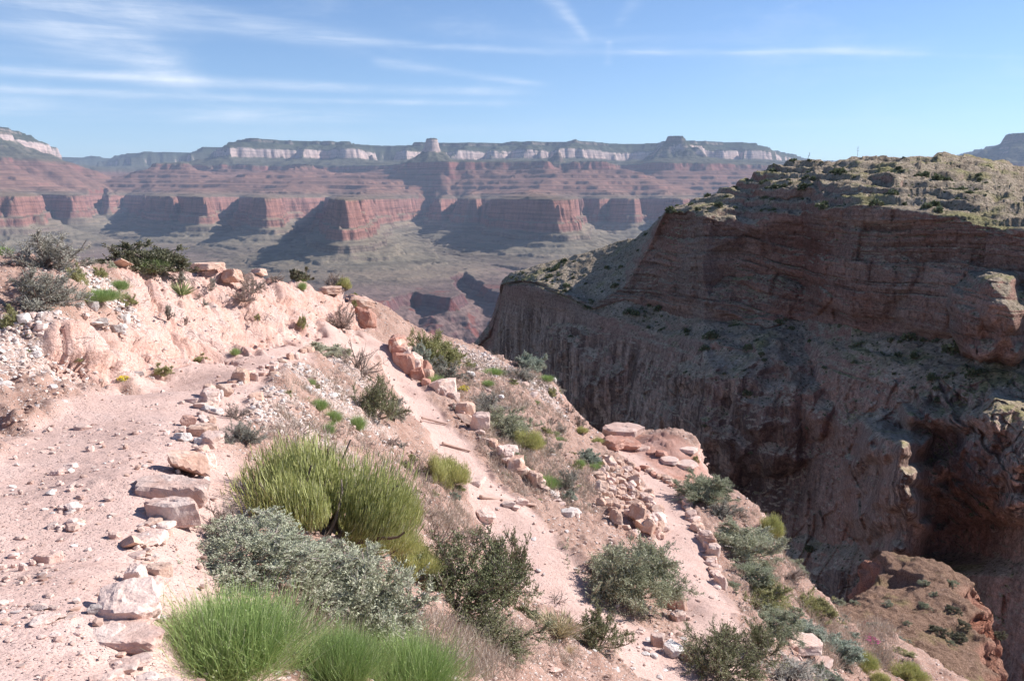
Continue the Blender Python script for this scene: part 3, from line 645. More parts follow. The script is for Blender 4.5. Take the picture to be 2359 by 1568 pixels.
rgt = sstep(VX.ravel(), 1500, 1700)
dtop = top * (.35 * fC * rgt + 1.0 * (cid5 - .4) * (1 - sstep(f1, .2, .75)) * (.3 + .7 * rgt) + .4 * fbm(x / 3, y / 3, z / 3, 5) + 1.5 * rgt * (sstep(ls, 0, .25) - ls) * (vtf < 2.2))
bF, eF = brick(lat + .6 * z, z * .8 + .25 * lat, 3.4, 1.5, 5)
drt = (2.2 * bF + .9 * fC - .3 * eF) * sstep(VX.ravel(), 2060, 2150) * sstep(vv.ravel(), 860, 900) * (1 - sstep(vv.ravel(), 1180, 1260))
n3 = np.array([-.55, -.8, .25]); n3 /= np.linalg.norm(n3)
Pm = Pm + n3 * ((disp + drt) * sstep(vtf, 1, 1.3))[:, None]
Pm[:, 2] += dtop * sstep(vtf, .9, 1.02)
m, t, b = new_mat('mesa_rock', 1.0, 0.0)
geo = t.new('ShaderNodeNewGeometry'); P = geo.outputs['Position']
sp = t.new('ShaderNodeSeparateXYZ'); t.link(geo.outputs['Normal'], sp.inputs[0]); nz = sp.outputs[2]
wl = t.attr('wall'); lw = t.attr('low')
nA = t.noise(P, .03, 5, .6, .4); nB = t.noise(P, .25, 5, .65); nC = t.noise(P, 1.4, 5, .7)
lay = t.noise(t.mapping(P, scale=(.012, .012, .55)), 1.0, 5, .7, .3)
strk = t.noise(t.mapping(P, scale=(.55, .55, .022)), 1.0, 5, .7, .4)
rock = t.ramp(nA, [(.3, (.29, .15, .12)), (.5, (.33, .215, .18)), (.68, (.31, .245, .215))])
rock = t.mix(1.0, rock, t.ramp(lay, [(.3, (.66, .62, .62)), (.5, (1, 1, 1)), (.7, (1.22, 1.2, 1.18))]), 'MULTIPLY')
lower = t.ramp(nA, [(.3, (.34, .21, .17)), (.5, (.35, .265, .225)), (.7, (.41, .275, .225))])
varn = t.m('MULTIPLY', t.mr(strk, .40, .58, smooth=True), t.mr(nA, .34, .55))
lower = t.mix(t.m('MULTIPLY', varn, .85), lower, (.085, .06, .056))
lower = t.mix(t.m('MULTIPLY', t.mr(strk, .36, .28), .5), lower, (.50, .40, .34))
grd = t.ramp(nB, [(.3, (.26, .21, .16)), (.55, (.37, .305, .24)), (.75, (.45, .38, .305))])
grs = t.mix(t.mr(t.noise(P, .09, 4, .6), .50, .66, smooth=True), grd, t.mix(nC, (.22, .21, .10), (.36, .32, .19)))
c = t.mix(lw, rock, lower)
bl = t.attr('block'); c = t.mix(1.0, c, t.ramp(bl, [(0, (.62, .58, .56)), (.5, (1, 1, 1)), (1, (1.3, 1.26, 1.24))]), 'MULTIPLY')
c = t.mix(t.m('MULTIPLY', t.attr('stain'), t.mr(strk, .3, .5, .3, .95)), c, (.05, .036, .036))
flat = t.mr(nz, .38, .66, smooth=True)
c = t.mix(flat, c, t.mix(t.mr(nz, .6, .85), grd, grs))
c = t.mix(t.mr(t.voro(P, 1.1), .28, .16), c, t.mix(flat, c, (.09, .10, .05)))
nF = t.noise(P, 4.5, 4, .75)
c = t.mix(1.0, c, t.ramp(nC, [(.32, (.6, .58, .57)), (.5, (1, 1, 1)), (.68, (1.3, 1.3, 1.3))]), 'MULTIPLY')
c = t.mix(1.0, c, t.ramp(nF, [(.34, (.62, .6, .6)), (.5, (1, 1, 1)), (.66, (1.25, 1.25, 1.25))]), 'MULTIPLY')
c = t.mix(1.0, c, t.mix(lw, (1.06, 1.04, 1.02), (1.30, 1.24, 1.20)), 'MULTIPLY')
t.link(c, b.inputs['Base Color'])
hh = t.m('ADD', t.m('MULTIPLY', nC, .9), t.m('ADD', t.m('MULTIPLY', lay, t.m('MULTIPLY', wl, t.mr(lw, 0, 1, 1.6, .3))), t.m('MULTIPLY', strk, t.m('MULTIPLY', wl, .3))))
ck = t.voro(t.mapping(t.m_warp(P, .25, 3.0), scale=(1, 1, .5)), .3, 'DISTANCE_TO_EDGE')
hh = t.m('SUBTRACT', hh, t.m('MULTIPLY', t.mr(ck, .015, 0), t.m('MULTIPLY', wl, .08)))
bump(t, b, hh, 1.0, 1.0)
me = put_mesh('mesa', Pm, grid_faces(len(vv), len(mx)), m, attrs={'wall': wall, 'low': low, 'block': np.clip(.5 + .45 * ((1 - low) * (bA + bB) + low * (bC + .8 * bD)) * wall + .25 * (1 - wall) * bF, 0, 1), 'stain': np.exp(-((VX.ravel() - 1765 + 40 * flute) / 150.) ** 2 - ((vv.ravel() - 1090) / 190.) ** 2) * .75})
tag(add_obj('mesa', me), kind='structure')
PM = Pm.reshape(len(vv), len(mx), 3)
MV, MVX, MVT = vv, VX, vt

# ------------------------------------------------------------------ rocky spur at the lower right, below the hillside
SP = [(1700,1440,62),(1780,1360,64),(1850,1345,64),(1914,1385,62),(1960,1375,64),(2000,1290,70),(2035,1281,72),(2080,1290,72),(2130,1310,72),(2180,1328,71),(2225,1345,69),(2262,1380,66),(2278,1440,60),(2290,1500,56),(2300,1568,52),
  (2000,1400,60),(2100,1400,60),(2200,1400,60),(2000,1480,52),(2100,1480,52),(2190,1450,57),(2190,1500,52),(2100,1568,44),(2200,1568,45),(1950,1450,55),(1900,1440,56),(2240,1440,58),(2250,1568,47),(2000,1380,62),(2060,1350,66),(2020,1320,67)]
spw = [at(*c_) for c_ in SP]
edge = [(2225,1345,69),(2262,1380,66),(2278,1440,60),(2290,1500,56),(2300,1568,52)]
for c_ in edge:
    p = at(*c_)
    spw += [p + np.array([1.2, .8, -1.0]), p + np.array([2.2, 1.5, -7]), p + np.array([5, 2, -16]), p + np.array([12, 4, -30])]
for c_ in [(1780,1360,64),(1850,1345,64),(1914,1385,62),(1960,1375,64),(2000,1290,70),(2035,1281,72),(2080,1290,72),(2130,1310,72),(2180,1328,71)]:
    p = at(*c_)
    spw += [p + np.array([.3, 2.0, -1.2]), p + np.array([1, 6, -9]), p + np.array([2, 14, -20]), p + np.array([2, 30, -34])]
spw += [np.array(q, float) for q in [(12, 30, -24), (26, 30, -28), (34, 34, -34), (44, 36, -44), (10, 50, -32), (60, 60, -60), (20, 22, -22)]]
spw = np.array(spw); _w2 = _rbf(spw[:, :2], spw[:, 2])
sx_ = np.linspace(4, 66, 520); sy_ = np.linspace(22, 112, 560)
SX, SY = np.meshgrid(sx_, sy_); SX = SX.ravel(); SY = SY.ravel()
SZ = np.zeros(SX.shape)
for i in range(0, len(SX), 20000):
    d2_ = (SX[i:i + 20000, None] - spw[None, :, 0]) ** 2 + (SY[i:i + 20000, None] - spw[None, :, 1]) ** 2
    SZ[i:i + 20000] = -_k(d2_) @ _w2[:-3] + _w2[-3] + SX[i:i + 20000] * _w2[-2] + SY[i:i + 20000] * _w2[-1]
g0 = np.gradient(SZ.reshape(560, 520), sy_, sx_); gyy, gxx = g0[0].ravel(), g0[1].ravel(); sl_ = np.hypot(gxx, gyy); nl = np.sqrt(1 + sl_ ** 2)
st_ = sstep(sl_, .8, 1.6)
d1, d2, cid = worley(SX / 1.7, SY / 1.7, SZ / 1.6); hq = SZ / 1.1 + .3 * fbm(SX / 4, SY / 4, 1, 3)
su = SX * .6 - SY * .8; bq, eq = brick(su, SZ + .1 * su, 1.9, .9, 6); br, er = brick(su, SZ + .1 * su, .8, .35, 7)
dd_ = st_ * (1.1 * bq + .4 * br - .15 * eq + .5 * facet(SX / 1.4, SY / 1.4, SZ / 1.2, 4)[0] + .12 * fbm(SX / .8, SY / .8, SZ / .8, 3)) + (1 - st_) * (.20 * fbm(SX / .9, SY / .9, 2, 5) + .35 * bq + .18 * br + .35 * (sstep(hq - np.floor(hq), 0, .2) - (hq - np.floor(hq)))) - .45
SPV = np.stack([SX - gxx / nl * dd_, SY - gyy / nl * dd_, SZ + dd_ / nl], -1)
m, t, b = new_mat('spur_rock', 1.0, 0.0)
geo = t.new('ShaderNodeNewGeometry'); P = geo.outputs['Position']; rk = t.attr('rock')
nA = t.noise(P, .2, 5, .6, .4); nB = t.noise(P, 2.6, 6, .78); nC = t.noise(P, 11, 4, .75)
rc = t.ramp(nA, [(.3, (.40, .20, .145)), (.5, (.44, .26, .20)), (.7, (.46, .33, .265))])
gc = t.ramp(nB, [(.28, (.17, .125, .095)), (.5, (.29, .21, .16)), (.72, (.40, .31, .25))])
gc = t.mix(t.mr(t.noise(P, .35, 3, .6), .55, .68), gc, (.29, .25, .15))
c = t.mix(rk, gc, rc); c = t.mix(1.0, c, t.ramp(nC, [(.33, (.5, .47, .46)), (.67, (1.4, 1.4, 1.4))]), 'MULTIPLY'); c = t.mix(1.0, c, (1.08, .95, .90), 'MULTIPLY')
t.link(c, b.inputs['Base Color']); bump(t, b, t.m('ADD', t.m('MULTIPLY', nB, .4), t.m('MULTIPLY', nC, .14)), 1.0, 1.0)
me = put_mesh('rock_spur', SPV, grid_faces(560, 520), m, attrs={'rock': st_})
tag(add_obj('rock_spur', me), kind='structure')
SPG = SPV.reshape(560, 520, 3)
# ------------------------------------------------------------------ rocks
import bmesh
def ico(sub):
    bm = bmesh.new(); bmesh.ops.create_icosphere(bm, subdivisions=sub, radius=1.0)
    v = np.array([q.co[:] for q in bm.verts]); f = np.array([[w.index for w in q.verts] for q in bm.faces]); bm.free()
    return v / np.linalg.norm(v, axis=1)[:, None], f
ICO = {k: ico(k) for k in (1, 2, 3, 4)}
def rock_shape(seed, sub=3, kind='block', rough=.03):
    rs = np.random.RandomState(seed); d, f = ICO[sub]
    if kind == 'slab':
        n = [(0, 0, 1), (0, 0, -1)]; h = [.32 + .06 * rs.rand(), .32]
        for i in range(7):
            a = 2 * pi * (i + .7 * rs.rand()) / 7; n.append((cos(a), sin(a), rs.uniform(-.15, .3))); h.append(rs.uniform(.72, 1.0))
    elif kind == 'block':
        n = [(rs.normal() * .15, rs.normal() * .15, 1), (0, 0, -1)]; h = [.62 + .12 * rs.rand(), .55]
        for i in range(5):
            a = 2 * pi * (i + .6 * rs.rand()) / 5; n.append((cos(a), sin(a), rs.uniform(-.25, .35))); h.append(rs.uniform(.62, .9))
        for i in range(5):
            v = rs.normal(size=3); n.append(tuple(v)); h.append(rs.uniform(.72, .92))
    else:
        n, h = [], []
        for i in range(13):
            v = rs.normal(size=3); n.append(tuple(v)); h.append(rs.uniform(.66, .9))
    n = np.array(n, float); n /= np.linalg.norm(n, axis=1)[:, None]; h = np.array(h)
    dn = d @ n.T; r = np.where(dn > .05, h / np.maximum(dn, .05), 9).min(1)
    # soften the edges a little, then roughen
    k = 60.0 if kind != 'round' else 22.0
    rr = np.where(dn > .05, np.exp(-k * (h / np.maximum(dn, .05) - r[:, None])), 0).sum(1)
    r = r - np.log(rr) / k
    o = seed * 3.7
    v = d * r[:, None]
    r2 = rough * fbm(v[:, 0] * 1.6 + o, v[:, 1] * 1.6, v[:, 2] * 2.6, 4) * 1.6 + rough * .5 * fbm(v[:, 0] * 7, v[:, 1] * 7 + o, v[:, 2] * 9, 2)
    fz, jz, _ = facet(v[:, 0] * 2.2 + o, v[:, 1] * 2.2, v[:, 2] * 3.2, seed % 50); r2 = r2 + rough * 1.5 * fz - rough * .5 * (1 - sstep(jz, 0, .1))
    v = v + d * r2[:, None]
    v[:, 2] -= v[:, 2].min(); v /= (v[:, 0].max() - v[:, 0].min())
    return v, f
def rock_mat(name, c0, c1, c2, pale=.2):
    m, t, b = new_mat(name, 1.0, 0.0)
    tcn = t.new('ShaderNodeTexCoord'); oi = t.new('ShaderNodeObjectInfo')
    geo = t.new('ShaderNodeNewGeometry'); P = geo.outputs['Position']
    n1 = t.noise(P, 3.5, 4, .6, .5); n2 = t.noise(P, 22, 4, .7)
    c = t.mix(oi.outputs['Random'], c0, c1); c = t.mix(t.mr(n1, .45, .68), c, c2)
    c = t.mix(1.0, c, t.ramp(n2, [(.3, (.78, .76, .75)), (.7, (1.15, 1.15, 1.15))]), 'MULTIPLY')
    c = t.mix(1.0, c, t.ramp(t.m('FRACT', t.m('MULTIPLY', oi.outputs['Random'], 7.3)), [(0, (.85, .84, .84)), (1, (1.12, 1.12, 1.12))]), 'MULTIPLY')
    t.link(c, b.inputs['Base Color']); bump(t, b, t.m('ADD', t.m('MULTIPLY', n2, .012), t.m('MULTIPLY', n1, .03)), 1.0, .9)
    return m
M_PINK = rock_mat('pink_stone', (.58, .395, .33), (.67, .505, .44), (.64, .52, .465))
M_SALM = rock_mat('salmon_stone', (.54, .34, .26), (.60, .41, .32), (.64, .50, .42))
M_WHITE = rock_mat('white_stone', (.62, .56, .52), (.68, .63, .60), (.58, .50, .46))
M_GREY = rock_mat('grey_stone', (.36, .31, .29), (.42, .36, .33), (.50, .42, .38))
M_RED = rock_mat('red_stone', (.44, .22, .165), (.48, .27, .21), (.52, .34, .28))
_rc = {}
def rock_me(kind, var, mat, sub=3):
    k = (kind, var, mat.name, sub)
    if k not in _rc:
        v, f = rock_shape(var * 13 + {'slab': 1, 'block': 2, 'round': 3}[kind] * 101, sub, kind, .035 if kind != 'slab' else .022)
        _rc[k] = put_mesh('stone', v, f, mat, smooth=False)
    return _rc[k]
rng = random.Random(11)
def rock_at(p, w, d, h, kind, mat, name, label, cat, group=None, var=None, yaw=None, tilt=.12, sink=.2, sub=3):
    var = rng.randrange(8) if var is None else var
    me = rock_me(kind, var, mat, sub)
    zmax = float(max(v.co.z for v in me.vertices)) if (me.name, 'z') not in _rc else _rc[(me.name, 'z')]
    _rc[(me.name, 'z')] = zmax
    o = add_obj(name, me, loc=(p[0], p[1], p[2] - sink * h), rot=(rng.uniform(-tilt, tilt), rng.uniform(-tilt, tilt), rng.uniform(0, 2 * pi) if yaw is None else yaw), scale=(w, d, h / zmax))
    return tag(o, label, cat, group)
def rockV(vx, vy, wv, hv, kind, mat, label, name='boulder', cat='rock', y0=0, dep=.8, yaw=0.0, group=None, sub=4, sink=.18, tilt=.08, var=None):
    p = hit(vx, vy, y0); s = p[1] / FV; w = wv * s * 1.15; h = hv * s * (.8 if p[1] > 19 and vy < 720 else 1.15 if hv < 24 else 1.4)
    tn = -p[2] / p[1]; h = max(h - .75 * w * dep * tn, .28 * h, .16 * w)
    g = float(G(p[0], p[1] + w * dep * .3)[0]); q = np.array([p[0] * (1 + w * dep * .3 / p[1]), p[1] + w * dep * .3, min(g, p[2] + .3 * h)])
    return rock_at(q, w, w * dep, h * 1.2, kind, mat, name, label, cat, group, var, yaw, tilt, sink, sub)
HR = [  # vx, vy(base), width, height, kind, material, label, yaw, depth
 (368,1590,160,72,'slab',M_PINK,'broad flat pink slab cut off by the bottom edge of the photo',.1,.9,'stone_slab'),
 (243,1592,80,60,'block',M_PINK,'blocky pink rock beside the broad slab at the bottom of the upper trail',.3,.8,'boulder'),
 (290,1470,170,54,'slab',M_PINK,'long low pink rock lying behind the shortest bottom block on the trail edge',-.1,.7,'boulder'),
 (292,1412,140,92,'block',M_PINK,'largest upright pink block on the trail edge throwing a deep shadow left',.15,.8,'boulder'),
 (212,1398,34,24,'round',M_GREY,'small grey stone in the shadow of the largest upright block',.3,.8,'stone'),
 (312,1327,54,46,'block',M_PINK,'square pink block just above the largest upright block',.5,.8,'boulder'),
 (366,1306,60,36,'slab',M_SALM,'flat salmon stone partly under the grey green saltbush',.2,.9,'boulder'),
 (298,1243,50,36,'round',M_SALM,'rounded salmon stone standing alone on the trail edge below the long shadows',.2,.8,'boulder'),
 (396,1188,128,58,'slab',M_PINK,'second wide pink slab down the trail edge with a blunt left end',-.2,.6,'stone_slab'),
 (396,1146,160,56,'slab',M_PINK,'widest wedge shaped slab on the trail edge pointing left',.05,.55,'stone_slab'),
 (426,1084,92,64,'round',M_SALM,'rounded salmon boulder above the wedge shaped slab',.1,.9,'boulder'),
 (470,1060,52,34,'block',M_PINK,'pink block wedged right of the rounded salmon boulder',.4,.8,'boulder'),
 (466,996,66,30,'slab',M_SALM,'flat salmon slab at the top of the white gravel patch',.1,.8,'boulder'),
 (488,1022,56,34,'block',M_PINK,'pale pink block at the right end of the white gravel patch',.6,.8,'boulder'),
 (420,1004,40,23,'block',M_WHITE,'white stone sitting on the white gravel patch',.2,.8,'stone'),
 (481,922,44,32,'block',M_PINK,'square pale block at the top of the stacked trail edge',.3,.8,'boulder'),
 (446,918,38,13,'slab',M_PINK,'thin slab jutting into the upper trail',.1,.8,'stone_slab'),
 (518,906,44,28,'round',M_SALM,'rounded reddish stone on the trail edge beyond the thin slab',.1,.8,'boulder'),
 (552,878,42,30,'block',M_SALM,'reddish block at the far end of the stacked trail edge',.5,.9,'boulder'),
 (588,922,40,22,'block',M_SALM,'salmon block with a dark crack under the trail edge',.9,.8,'boulder'),
 (497,944,32,17,'block',M_WHITE,'pale stone under the square pale block',.3,.8,'stone'),
 (430,974,34,24,'round',M_RED,'red brown stone left of the stacked trail edge',.3,.8,'stone'),
 (133,1079,34,16,'block',M_PINK,'left one of the two loose stones lying side by side on the upper trail',.2,.7,'stone'),
 (161,1064,32,16,'block',M_PINK,'right one of the two loose stones lying side by side on the upper trail',.9,.7,'stone'),
 (114,1278,60,30,'slab',M_PINK,'biggest flat stone lying on the upper trail at the left',.25,.8,'stone'),
 (176,1194,34,15,'block',M_SALM,'salmon stone at the lower end of the line of rubble on the upper trail',.1,.8,'stone'),
 (168,1162,32,22,'block',M_PINK,'pale flat topped stone in the line of rubble on the upper trail',.7,.8,'stone'),
 (121,1204,24,16,'block',M_PINK,'pointed stone left of the line of rubble on the upper trail',.7,.8,'stone'),
 (50,1296,18,22,'block',M_PINK,'small upright stone left of the biggest flat stone',.7,.8,'stone'),
 (263,1226,28,22,'block',M_PINK,'pale stone in the middle of the bare tread beside the trail edge',.7,.8,'stone'),
 (84,1380,38,20,'round',M_PINK,'smooth rounded stone half buried at the lower left of the trail',.7,.8,'stone'),
 (90,1424,64,28,'round',M_PINK,'wide rounded hump of stone near the left edge of the photo',.7,.7,'stone'),
 (136,1414,32,20,'round',M_PINK,'small rounded stone touching the wide rounded hump',.7,.8,'stone'),
 (188,981,36,15,'block',M_PINK,'dark sided loose stone on the upper trail before the bend',.2,.7,'stone'),
 (312,868,34,12,'slab',M_GREY,'light grey flat stone at the foot of the pale rock face',.1,.7,'stone'),
 (344,871,22,13,'block',M_GREY,'small grey stone right of the light grey flat stone',.1,.7,'stone'),
 (265,757,34,18,'block',M_GREY,'grey block on the scree below the left shrubs',.1,.7,'stone'),
 (233,745,30,16,'block',M_GREY,'smaller grey block above the grey block on the scree',.1,.7,'stone'),
 (275,612,50,26,'round',M_SALM,'smooth salmon boulder on the left skyline left of the dark shrub',.1,.7,'boulder'),
 (535,628,44,38,'block',M_SALM,'salmon block on the skyline at the head of the rock face',.4,.8,'boulder'),
 (596,628,34,22,'block',M_SALM,'low salmon block on the skyline beside the brown shrub',.4,.8,'boulder'),
 (480,605,70,14,'slab',M_SALM,'thin salmon slab on the skyline behind the yucca',.1,.8,'stone_slab'),
 (760,676,54,26,'block',M_SALM,'cracked salmon block on the skyline where the rock face starts to drop',.1,.8,'boulder'),
 (828,706,60,34,'block',M_SALM,'end block of the rock face on the skyline',.1,.8,'boulder'),
 (838,740,50,34,'block',M_RED,'red block below the end of the rock face',.6,.8,'boulder'),
 (1092,1112,62,12,'slab',M_PINK,'pale slab embedded at the inner edge of the middle trail',.5,.8,'stone_slab'),
 (1166,1164,30,18,'round',M_PINK,'left flat stone just below the longest log step',.1,.8,'stone'),
 (1196,1160,30,20,'round',M_PINK,'right flat stone just below the longest log step',.1,.8,'stone'),
 (1187,1172,26,14,'round',M_PINK,'lower flat stone below the longest log step',.1,.8,'stone'),
 (1306,1194,32,20,'slab',M_WHITE,'white layered stone on the outer edge of the middle trail',.1,.8,'stone'),
 (1118,1198,40,26,'block',M_PINK,'pale boulder at the inner edge below the longest log step',.3,.8,'boulder'),
 (1145,1245,34,20,'block',M_PINK,'pale pink rock under the pale boulder at the inner edge',.3,.8,'boulder'),
 (1513,1482,42,36,'block',M_PINK,'pale block left of the two white blocks on the lowest bend',.7,.8,'boulder'),
 (1549,1508,42,34,'block',M_WHITE,'white square block on the inside of the lowest bend',.7,.8,'boulder'),
 (1582,1516,34,26,'block',M_PINK,'pink block right of the white square block',.3,.8,'boulder'),
 (1542,1400,44,38,'block',M_SALM,'salmon boulder at the right foot of the round saltbush',.3,.8,'boulder'),
 (1570,1402,26,34,'block',M_SALM,'upright salmon stone right of the salmon boulder under the saltbush',.3,.8,'boulder'),
 (1560,1425,34,24,'slab',M_PINK,'pink stone under the salmon boulder beside the lower trail',.3,.8,'boulder'),
 (895,1504,84,40,'slab',M_WHITE,'white weathered slab between the green shrubs at the bottom',-.45,.45,'stone_slab'),
 (1840,1505,88,40,'slab',M_PINK,'broad pale pink slab on the right rim of the hillside',.2,.8,'stone_slab'),
 (1806,1478,44,26,'block',M_PINK,'pink block above the broad slab on the right rim',.2,.8,'boulder'),
 (1890,1545,56,30,'block',M_PINK,'pink block below the broad slab on the right rim',.5,.8,'boulder'),
]
for q in HR:
    rockV(q[0], q[1], q[2], q[3], q[4], q[5], q[6], name=q[9], yaw=q[7], dep=q[8])
def line_rocks(pts, n, w0, w1, mats, labels, group, name='edge_stone', hk=(.5, .9), lat=10, kinds=('block', 'block', 'round', 'slab'), y0=0):
    pts = np.array(pts, float); L = np.concatenate([[0], np.cumsum(np.hypot(*np.diff(pts, axis=0).T))])
    for i in range(n):
        s = (i + rng.uniform(.1, .9)) / n * L[-1]; vx = np.interp(s, L, pts[:, 0]) + rng.uniform(-lat, lat); vy = np.interp(s, L, pts[:, 1]) + rng.uniform(-lat, lat) * .5
        w = rng.uniform(w0, w1)
        rockV(vx, vy, w, w * rng.uniform(*hk), rng.choice(kinds), rng.choice(mats), labels, name=name, group=group, yaw=rng.uniform(0, 6.3), dep=rng.uniform(.6, 1), sub=3, y0=y0)
line_rocks([(905,800),(922,832),(945,858),(985,892)], 17, 26, 46, [M_PINK, M_SALM, M_RED], 'reddish retaining stone stacked along the top stretch of the middle trail edge', 'retaining stones at the top of the middle trail', hk=(.6, .95), lat=9, y0=22)
line_rocks([(985,892),(1040,925),(1065,962),(1100,988),(1130,1032),(1165,1060),(1215,1110),(1260,1135)], 26, 24, 46, [M_PINK, M_PINK, M_SALM], 'pink retaining stone lining the outer edge of the middle trail', 'retaining stones along the middle trail', hk=(.5, .8), lat=8, y0=16)
line_rocks([(1260,1135),(1300,1170),(1330,1205)], 7, 18, 32, [M_PINK, M_WHITE], 'pale stone at the lower outer edge of the middle trail beside the grey brush', 'pale stones at the lower edge of the middle trail', hk=(.4, .7), lat=10)
line_rocks([(1575,1150),(1592,1190),(1612,1225),(1632,1262),(1642,1310),(1655,1355)], 44, 18, 34, [M_PINK, M_PINK, M_SALM], 'flat upright kerb stone lining the outer edge of the lowest trail', 'kerb stones along the lowest trail', hk=(.5, .9), lat=5, y0=17)
line_rocks([(1470,1080),(1500,1090),(1530,1105),(1565,1125)], 13, 14, 26, [M_RED, M_SALM], 'small red stone edging the bend of the lowest trail near the ledge', 'red stones at the bend near the ledge', hk=(.5, .8), lat=6, y0=22)
line_rocks([(500,890),(470,940),(480,1000),(460,1060),(470,1110)], 22, 18, 34, [M_PINK, M_SALM, M_WHITE], 'stacked pink stone in the dry wall holding up the upper trail', 'stacked stones of the upper trail wall', hk=(.5, .9), lat=16)
line_rocks([(400,1140),(350,1230),(330,1300),(300,1380),(260,1480),(290,1560)], 20, 14, 30, [M_PINK, M_SALM], 'small pink stone tucked between the big blocks of the trail edge', 'small stones between the big edge blocks', hk=(.5, .8), lat=26)
line_rocks([(345,1180),(420,1110),(452,1040),(462,985),(500,900),(560,868),(620,840)], 46, 12, 26, [M_PINK, M_PINK, M_SALM], 'small embedded stone in the edging line of the upper trail', 'embedded stones edging the upper trail', hk=(.4, .7), lat=12)
line_rocks([(560,880),(620,850),(680,815),(740,800)], 16, 12, 26, [M_PINK, M_WHITE, M_SALM], 'small stone on the far outer edge of the upper trail', 'small stones on the far upper trail edge', hk=(.4, .8), lat=10)
line_rocks([(330,1200),(400,1170),(320,1260),(360,1330),(300,1370),(250,1440),(330,1440),(310,1500),(220,1540),(340,1545)], 24, 44, 84, [M_PINK, M_PINK, M_SALM], 'broad pink slab half buried in the trail edge', 'slabs half buried in the trail edge', hk=(.25, .45), lat=14, kinds=('slab', 'block'))
# rubble pile beside the lowest trail
for i in range(165):
    u_, v_ = rng.random(), rng.random()
    vy = 1068 + 170 * v_; lo = np.interp(vy, [1068, 1110, 1150, 1200, 1240], [1395, 1375, 1368, 1400, 1440]); hi = np.interp(vy, [1068, 1110, 1150, 1200, 1240], [1450, 1480, 1505, 1528, 1535])
    vx = lo + (hi - lo) * u_; w = rng.choice((1, 1, 1.5)) * rng.uniform(11, 24) * (.8 + .35 * v_)
    rockV(vx, vy, w, w * rng.uniform(.55, .9), rng.choice(('block', 'block', 'slab')), rng.choice((M_SALM, M_SALM, M_PINK)), 'angular salmon stone in the tumbled rubble pile beside the lowest trail', name='rubble_stone', group='stones of the rubble pile beside the lowest trail', yaw=rng.uniform(0, 6), sub=3, sink=.05, tilt=.5, y0=18)
# ledge blocks
for vx, vy, w, h, k, m_, lb, yw in [(1432,1012,92,34,'slab',M_PINK,'large square flat topped block on the corner of the ledge',.1),(1412,1034,54,26,'block',M_RED,'red block under the front of the large square block',.2),(1446,1036,48,24,'block',M_RED,'right red block under the front of the large square block',.1),
    (1586,1048,44,16,'slab',M_PINK,'thin flat slab on the outer brink of the ledge',.2),(1522,1056,26,16,'block',M_RED,'small red block in the middle of the ledge',.3),(1475,1040,40,8,'slab',M_PINK,'thin plate of rock lying on the ledge beside the large block',.3),(1540,1070,40,8,'slab',M_PINK,'thin plate of rock lying on the outer part of the ledge',.3),
    (1580,1082,52,8,'slab',M_PINK,'lowest thin plate of rock on the ledge above the shrubs',.1),(1500,1048,24,8,'slab',M_RED,'small red plate in the middle of the ledge',.8)]:
    rockV(vx, vy, w, h, k, m_, lb, name='ledge_block', yaw=yw, y0=26, dep=.9, sink=.1)
# rubble on the upper trail and loose stones over the slope
def scatter(n, box, w, mats, label, group, name='loose_stone', y0=0, kinds=('block', 'round', 'slab')):
    for i in range(n):
        ww = rng.uniform(*w) * (1 if rng.random() < .75 else 1.5)
        rockV(rng.uniform(box[0], box[2]), rng.uniform(box[1], box[3]), ww, ww * rng.uniform(.4, .75), rng.choice(kinds), rng.choice(mats), label, name=name, group=group, yaw=rng.uniform(0, 6.3), sub=2, y0=y0)
scatter(30, (115, 1105, 190, 1215), (10, 22), [M_PINK, M_WHITE, M_PINK], 'pale angular stone in the line of rubble down the middle of the upper trail', 'stones in the line of rubble on the upper trail')
scatter(26, (0, 1380, 180, 1560), (9, 24), [M_PINK], 'pink stone scattered over the lower left corner of the upper trail', 'stones in the lower left corner')
scatter(22, (0, 1220, 120, 1380), (8, 22), [M_PINK], 'pink stone scattered along the left edge of the upper trail', 'stones along the left edge of the trail')
scatter(26, (0, 730, 130, 900), (8, 22), [M_PINK, M_PINK, M_WHITE], 'pale stone on the scree at the left above the upper trail', 'stones on the left scree')
scatter(26, (150, 690, 300, 770), (8, 20), [M_WHITE, M_PINK], 'pale stone on the scree below the small green shrubs', 'stones below the small green shrubs')
scatter(20, (200, 960, 420, 1080), (6, 16), [M_PINK], 'small stone lying on the bare tread before the stacked trail edge', 'small stones on the bare tread')
scatter(30, (620, 860, 820, 1010), (7, 18), [M_WHITE, M_PINK, M_SALM], 'pale stone on the slope between the upper and the middle trail', 'stones on the slope between the trails')
scatter(24, (1080, 820, 1280, 950), (7, 18), [M_WHITE, M_PINK], 'pale stone on the slope outside the middle trail', 'stones on the slope outside the middle trail')
scatter(30, (1040, 1480, 1460, 1568), (9, 24), [M_WHITE, M_PINK], 'pale stone on the stony bank at the bottom middle of the photo', 'stones on the bottom bank')
scatter(20, (1450, 1420, 1600, 1560), (8, 22), [M_WHITE, M_PINK], 'pale stone around the lowest bend of the trail', 'stones around the lowest bend')
scatter(22, (1130, 1130, 1400, 1330), (5, 12), [M_PINK, M_WHITE], 'small stone lying on the middle trail', 'small stones on the middle trail')
scatter(16, (1540, 1100, 1640, 1400), (5, 11), [M_PINK], 'small stone lying on the lowest trail', 'small stones on the lowest trail', y0=17)
scatter(20, (1740, 1440, 1960, 1568), (8, 22), [M_PINK], 'pink stone scattered on the right rim of the hillside', 'stones on the right rim')
